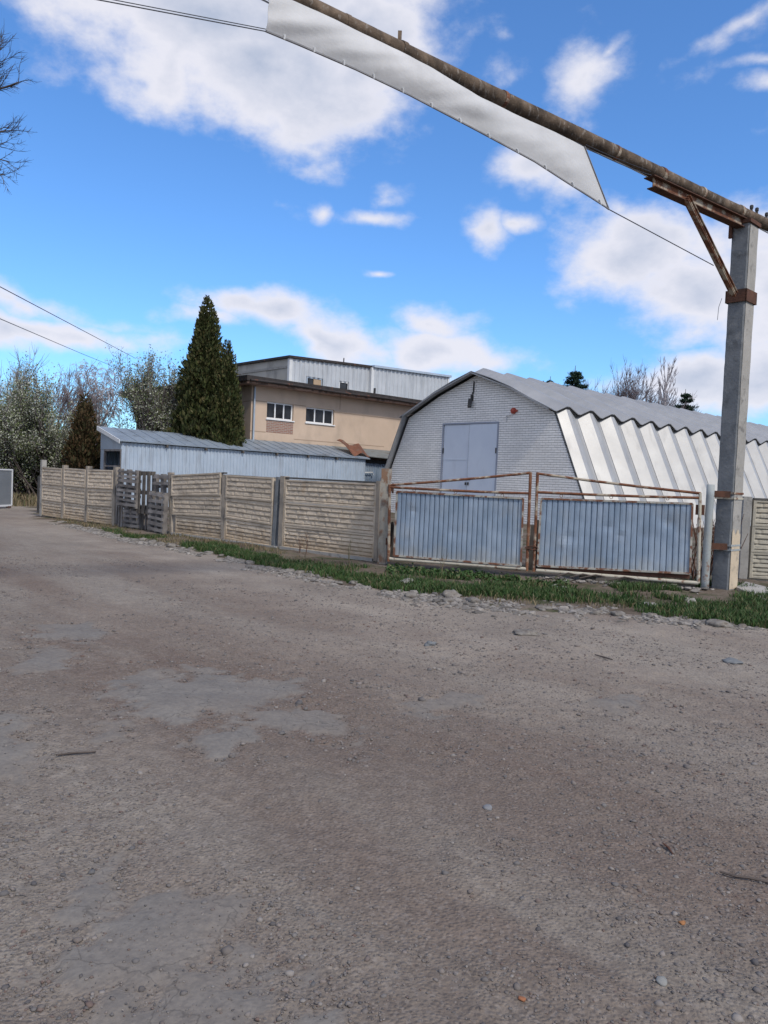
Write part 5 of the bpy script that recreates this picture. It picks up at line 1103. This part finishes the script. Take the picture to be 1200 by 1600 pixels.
def tree(name, label, cat, base, stems, P, mats, seed, leaf=None, group=None):
    t = thing(name, label, cat, base, 0, group); T = TB(seed)
    for (p, d, L_, rad) in stems: T.grow(Vector(base) + Vector(p), d, L_, rad, 0, P)
    T.mb.build('trunk', M[mats[0]], t, smooth=True); T.tw.build('crown', M[mats[1]], t)
    for i, lf in enumerate(leaf or []): leaves(lf[0], T.tips, lf[1], lf[2], lf[3], lf[4], t, seed + i, lf[5] if len(lf) > 5 else .5)
    return t, T
M['blossom'] = leafmat('white_blossom', [(.36, .37, .31), (.26, .28, .20), (.46, .46, .41), (.18, .20, .12)])
M['leaf_green'] = leafmat('young_leaves', [(.07, .10, .035), (.12, .15, .06), (.16, .19, .09), (.045, .06, .025)])
M['thuja'] = leafmat('thuja_foliage', [(.020, .030, .010), (.042, .055, .016), (.070, .080, .026), (.026, .036, .012), (.10, .085, .035), (.05, .058, .02)])
M['spruce'] = leafmat('spruce_needles', [(.008, .020, .014), (.015, .035, .022), (.022, .045, .025)])
M['brown_con'] = leafmat('browned_conifer', [(.06, .038, .018), (.09, .055, .028), (.035, .035, .014), (.05, .045, .018)])
M['dull_leaf'] = leafmat('dull_hedge_leaves', [(.030, .036, .018), (.055, .06, .03), (.08, .08, .045), (.02, .024, .014)])
def at(px, D): p = W(px, 790, D); return (p.x, p.y, 0)
# bare tree reaching in at the upper left
base = (-9.1, 12.4, 0); t = thing('bare_tree', 'bare tree whose twigs reach in at the upper left edge', 'tree', base); T = TB(11)
Pn = dict(lv=3, nc=[0, 6, 6], wob=.18, up=.05, sp=.75, ls=.55, rs=.6, rmin=.0035, seg=5)
T.mb.tube([(-9.1, 12.4, -.1), (-9.05, 12.4, 2.5), (-9.0, 12.4, 5), (-8.9, 12.4, 7.5), (-9.0, 12.3, 9.5)], [.22, .19, .15, .10, .03], 10)
for (px0, py0, px1, py1, rad, D) in ((-60, 150, 42, 158, .035, 12), (-60, 205, 22, 196, .03, 12), (-60, 190, 12, 92, .03, 12), (-60, 225, 18, 252, .025, 12.3), (-60, 262, 16, 292, .025, 11.8), (-60, 120, 0, 60, .03, 12), (-60, 240, 20, 225, .02, 12.4)):
    A, B = W(px0, py0, D), W(px1, py1, D); Q0 = Vector((-8.9, 12.4, A.z - 1.0))
    T.mb.tube([Q0, Q0.lerp(A, .5) + Vector((0, 0, .1)), A], [.06, .05, rad], 6); L_ = (B - A).length
    T.grow(A, B - A, L_ * .9, rad * .7, 1, dict(Pn, nc=[0, 11, 9], lv=3, up=.03, sp=.75, ls=.40, rs=.42))
T.mb.build('trunk', M['bark'], t, smooth=True); T.tw.build('crown', M['bark'], t)
# stand of trees at the left
Pb = dict(lv=4, nc=[5, 5, 5, 4], wob=.13, up=.10, sp=.55, ls=.62, rs=.62, rmin=.012, seg=4)
b = at(48, 43); tree('bare_tree', 'broad bare mauve-twigged tree standing highest behind the blossoming bush at the left', 'tree', b, [((0, 0, -.1), (0, 0, 1), 3.5, .17), ((.4, 0, -.1), (.35, 0, 1), 3.4, .13), ((-.3, 0, -.1), (-.2, 0, 1), 3.1, .13), ((1.3, 0, -.1), (.1, 0, 1), 3.5, .13)], dict(Pb, nc=[6, 6, 5, 5]), ('bark', 'bark_mauve'), 31)
def bush_stems(n, spread, L_, rad, seed, x0=0):
    r = random.Random(seed); return [((r.uniform(-.5, .5) + x0, r.uniform(-.4, .4), -.1), (r.uniform(-spread, spread), r.uniform(-spread, spread), 1), L_ * r.uniform(.8, 1.1), rad) for _ in range(n)]
Pbu = dict(lv=3, nc=[7, 6, 5], wob=.16, up=.10, sp=.6, ls=.58, rs=.55, rmin=.009, seg=4)
b = at(20, 33.5); tree('blossoming_bush', 'large rounded white-blossoming bush at the left edge', 'bush', b, bush_stems(12, .8, 2.7, .05, 41) + bush_stems(6, .55, 2.6, .05, 42, 1.2), Pbu, ('bark', 'bark_mauve'), 43,
                       [('blossom', 3, .12, .075, M['blossom'], .6), ('foliage', 2, .18, .085, M['leaf_green'], .5)])
b = at(80, 35.5); tree('blossoming_bush', 'lower dull bush with sparse blossom between the large bush and the browned conifer', 'bush', b, bush_stems(7, .7, 1.5, .04, 44), Pbu, ('bark', 'bark_mauve'), 45,
                       [('blossom', 1, .10, .08, M['blossom'], .6), ('foliage', 7, .16, .11, M['dull_leaf'], .5)])
b = at(-60, 32); tree('blossoming_bush', 'blossoming bush cut off by the left edge of the photo', 'bush', b, bush_stems(8, .75, 2.1, .05, 46), Pbu, ('bark', 'bark_mauve'), 47,
                       [('blossom', 2, .10, .085, M['blossom'], .6), ('foliage', 6, .14, .10, M['leaf_green'], .5)])
Pw = dict(lv=4, nc=[9, 7, 6, 5], wob=.14, up=.10, tipup=-.32, sp=.5, ls=.50, rs=.5, rmin=.013, seg=5, f0=.35)
b = at(143, 45); tree('birch_tree', 'pale weeping birch with bare hanging twigs behind the browned conifer', 'tree', b, [((0, 0, -.1), (.02, 0, 1), 4.9, .12), ((.3, 0, -.1), (.15, 0, 1), 4.3, .08), ((-.2, 0, -.1), (-.2, 0, 1), 4.0, .08)], Pw, ('bark_pale', 'bark_pale'), 51)
def conifer(name, label, base, H, R, mt, seed, n=26000, z0=.0, power=.75, size=.16, group=None, lump=.35, lean=0):
    t = thing(name, label, 'tree', base, 0, group); mb = MB(); mb.tube([(base[0], base[1], -.1), (base[0] + lean * .5, base[1], H * .5), (base[0] + lean, base[1], H * .96)], [R * .10 + .03, R * .06 + .02, .015], 8); mb.build('trunk', M['bark'], t)
    r = np.random.default_rng(seed); q = 1 - np.sqrt(r.uniform(0, 1, n)); z = z0 + (H - z0) * q; a = r.uniform(0, 6.283, n)
    lum = .6 * fbm(np.cos(a) * 1.8 + 9, np.sin(a) * 1.8 + z * 1.3, 3, seed) + .4 * fbm(np.cos(a) * 5 + 19, np.sin(a) * 5 + z * 3.1, 3, seed + 5); lum = .5 + (lum - .5) * 1.6
    env = R * np.minimum((1 - q) ** power, 1.0) * np.clip(.62 + q * 4, 0, 1) * (1 + lump * (lum - .5) * 2)
    rad = env * (1.10 - .55 * r.uniform(0, 1, n) ** 1.4); X = base[0] + rad * np.cos(a) + lean * q; Y_ = base[1] + rad * np.sin(a)
    out = np.stack([np.cos(a) * .55, np.sin(a) * .55, np.ones(n) * .9], -1) + r.normal(0, .35, (n, 3)); out /= np.linalg.norm(out, axis=1)[:, None]
    e = np.cross(out, r.normal(0, 1, (n, 3))); e /= np.linalg.norm(e, axis=1)[:, None]; s = (size * r.uniform(.6, 1.5, n) * (1 - .4 * q))[:, None]; C = np.stack([X, Y_, z], -1)
    Q_ = np.stack([C - out * s * .5, C + e * s * .28, C + out * s * .7, C - e * s * .28], 1); m2 = MB(); m2.v = [Q_.reshape(-1, 3)]; b = np.arange(n) * 4; m2.f = np.stack([b, b + 1, b + 2, b + 3], -1).tolist(); m2.n = 4 * n
    # dense inner foliage so the crown is not see-through
    k = 14; zz = np.linspace(z0, H * .9, 16); P = np.zeros((k + 1, 16, 3))
    for i in range(k + 1):
        for j, z_ in enumerate(zz):
            q_ = (z_ - z0) / (H - z0); rr_ = R * (1 - q_) ** power * min(1, .62 + q_ * 4) * .55 * (1 + .2 * math.sin(i % k * 2.1 + j)); P[i, j] = (base[0] + rr_ * math.cos(2 * math.pi * i / k) + lean * q_, base[1] + rr_ * math.sin(2 * math.pi * i / k), z_)
    m2.grid(P); m2.build('crown', mt, t); return t
b = at(128, 32.5); conifer('browned_conifer', 'small browned conifer at the left, in front of the birch', b, 4.75, .85, M['brown_con'], 61, 9000, .2, .55, .17, lump=.5)
b = at(240, 36); tree('blossoming_tree', 'tree with fresh leaves and white blossom left of the tall thuja', 'tree', b, [((0, 0, -.1), (0, 0, 1), 4.1, .10), ((.2, 0, -.1), (.33, .1, 1), 3.9, .08), ((-.2, 0, -.1), (-.40, 0, 1), 3.8, .08), ((-.3, 0, -.1), (-.2, 0, 1), 3.9, .08), ((.1, .1, -.1), (.15, -.2, 1), 4.1, .07)],
                      dict(lv=3, nc=[9, 8, 5], wob=.13, up=.16, sp=.55, ls=.50, rs=.55, rmin=.009, seg=5), ('bark', 'bark_mauve'), 71, [('blossom', 1, .10, .08, M['blossom'], .6), ('foliage', 1, .16, .09, M['leaf_green'], .45)])
th_b = at(310, 35.0); conifer('thuja', 'tall dark green conical thuja in front of the beige building', (th_b[0], th_b[1], 0), 9.5, 1.42, M['thuja'], 81, 42000, .8, .66, .20, 'paired thujas', .60, .12)
th_b = at(347, 34.4); conifer('thuja', 'lower dark green thuja joined to the right side of the tall one', (th_b[0], th_b[1], 0), 7.5, .82, M['thuja'], 82, 22000, .8, .50, .17, 'paired thujas', .45)
# dark shrubs closing the view under the trees
for i, (px, D, hh_, n_) in enumerate(((-30, 38, 2.2, 8), (35, 40, 2.1, 8), (95, 39, 2.1, 8), (160, 42, 2.0, 7))):
    b = at(px, D); tree('dark_shrub', ['dark shrub at the very left edge under the trees', 'dark shrub below the large blossoming bush', 'dark shrub left of the browned conifer', 'dark shrub beside the left end of the long shed'][i], 'shrub', b,
         bush_stems(n_, .9, hh_ * .55, .03, 90 + i), dict(Pbu, ls=.62), ('bark', 'bark'), 95 + i, [('foliage', 10, .17, .15, M['dull_leaf'], .55)], 'dark shrubs under the trees at the left')
# trees beyond the hangar
def spruce(label, base, H, R, seed):
    t = thing('spruce', label, 'tree', base, 0, 'spruces beyond the hangar'); mb = MB(); mb.tube([(base[0], base[1], 0), (base[0], base[1], H)], [.2, .02], 6); mb.build('trunk', M['bark'], t)
    r = np.random.default_rng(seed); pts = []; dirs = []
    nw = int(H * .55 / .42)
    for w in range(nw):
        z = H * .45 + (H * .53) * w / nw + r.uniform(-.1, .1); q = (z / H); L_ = R * (1 - q) / .55 + .12
        for _ in range(12):
            a = r.uniform(0, 6.283); L2 = L_ * r.uniform(.55, 1.15)
            for s in np.linspace(.1, 1, 12): pts.append((base[0] + math.cos(a) * L2 * s, base[1] + math.sin(a) * L2 * s, z - .35 * L2 * s + .30 * L2 * s * s)); 
    leaves('crown', pts, 6, .08, .24, M['spruce'], t, seed, .30, -.2)
for (px, D, py, R, lab) in ((862, 72, 588, 4.2, 'small dark spruce top left of the larger one over the hangar roof'), (900, 72, 571, 4.4, 'largest dark spruce showing over the hangar roof'), (1073, 74, 608, 3.8, 'small spruce top at the right, below the bare trees over the hangar roof')):
    b = at(px - 12, D); z = W(px, py, D).z; spruce(lab, b, z, R, px)
Pr = dict(lv=4, nc=[8, 7, 6, 5], wob=.13, up=.10, sp=.6, ls=.55, rs=.6, rmin=.024, seg=4)
Pr['nc'] = [9, 8, 7, 6]; Pr['rmin'] = .02
b = at(944, 76); tree('bare_tree', 'rounded bare tree beyond the hangar roof, left of its twin', 'tree', b, [((0, 0, 0), (0, 0, 1), 6.8, .25), ((.5, 0, 0), (.24, 0, 1), 6.5, .2), ((-.5, 0, 0), (-.24, 0, 1), 6.5, .2)], Pr, ('bark', 'bark_mauve'), 101)
b = at(1006, 76); tree('bare_tree', 'bare brownish tree beyond the hangar roof, right of the rounded one', 'tree', b, [((0, 0, 0), (0, 0, 1), 5.9, .22), ((-.4, 0, 0), (-.2, 0, 1), 5.9, .2), ((.4, 0, 0), (.22, 0, 1), 5.7, .2)], Pr, ('bark', 'bark_mauve'), 104)
b = at(1020, 70); tree('bare_tree', 'thin upright bare tree with a spire top beyond the hangar roof', 'tree', b, [((0, 0, 0), (0, 0, 1), 11.4, .13), ((.2, 0, 0), (.12, 0, 1), 9.8, .10)], dict(lv=2, nc=[38, 8], wob=.05, up=.10, sp=.55, ls=.20, rs=.3, rmin=.03, seg=8, f0=.5), ('bark_pale', 'bark_pale'), 103)
# distant wood on the skyline, hidden but for slivers between the near trees
r = np.random.default_rng(400); n = 30000; X = r.uniform(-160, 40, n); hw = 4 + 4 * fbm(X * .08, X * 0 + 3, 4, 8); Z = r.uniform(0, 1, n) * hw; Yw = 130 + r.uniform(0, 12, n)
o = leaves('distant_wood', np.stack([X, Yw, Z], -1), 1, .3, 1.3, M['dull_leaf'], None, 401, .7); tag(o, kind='stuff')
# weeds with broad leaves by the gate post, dry stalks in front of the near fence run
r = np.random.default_rng(500); n = 900; X = GP0.x + r.uniform(0, 1, n) * 3.0 * GD.x; Yw = GP0.y + (X - GP0.x) / GD.x * GD.y - .45 - r.uniform(0, 1, n) * .8; k = fbm(X * 1.6, Yw * 1.6, 3, 502) > .46; X, Yw = X[k], Yw[k]
Zw = height(X, Yw) + r.uniform(.0, .06, len(X)); o = leaves('weeds', np.stack([X, Yw, Zw], -1), 5, .03, .06, M['grass'], None, 510, .55); tag(o, kind='stuff')
for i, (px, py, h_) in enumerate(((478, 866, .45), (545, 880, .55), (468, 864, .35), (690, 900, .40))):
    p = G(px, py); mb = MB(); r2 = random.Random(600 + i)
    for k in range(4): mb.tube([(p.x, p.y, 0), (p.x + r2.uniform(-.04, .04), p.y, h_ * .5), (p.x + r2.uniform(-.12, .12), p.y + r2.uniform(-.05, .05), h_ * r2.uniform(.7, 1))], [.005, .004, .002], 4)
    if i in (0, 2):
        for k in range(7): q = Vector((p.x + r2.uniform(-.1, .1), p.y, r2.uniform(.15, h_))); mb.beam(q, q + Vector((r2.uniform(-.05, .05), 0, r2.uniform(-.04, .04))), .03, .004)
    tag(mb.build('dry_stalk', M['rust_dark'] if i in (0, 2) else M['drygrass'], None, (p.x, p.y, 0)), ['brown dead weed with curled leaves against the near fence run', 'tall straw stalk near the concrete gate post', 'shorter brown dead weed against the near fence run', 'thin dry stalk in front of the left gate leaf'][i], 'weed')
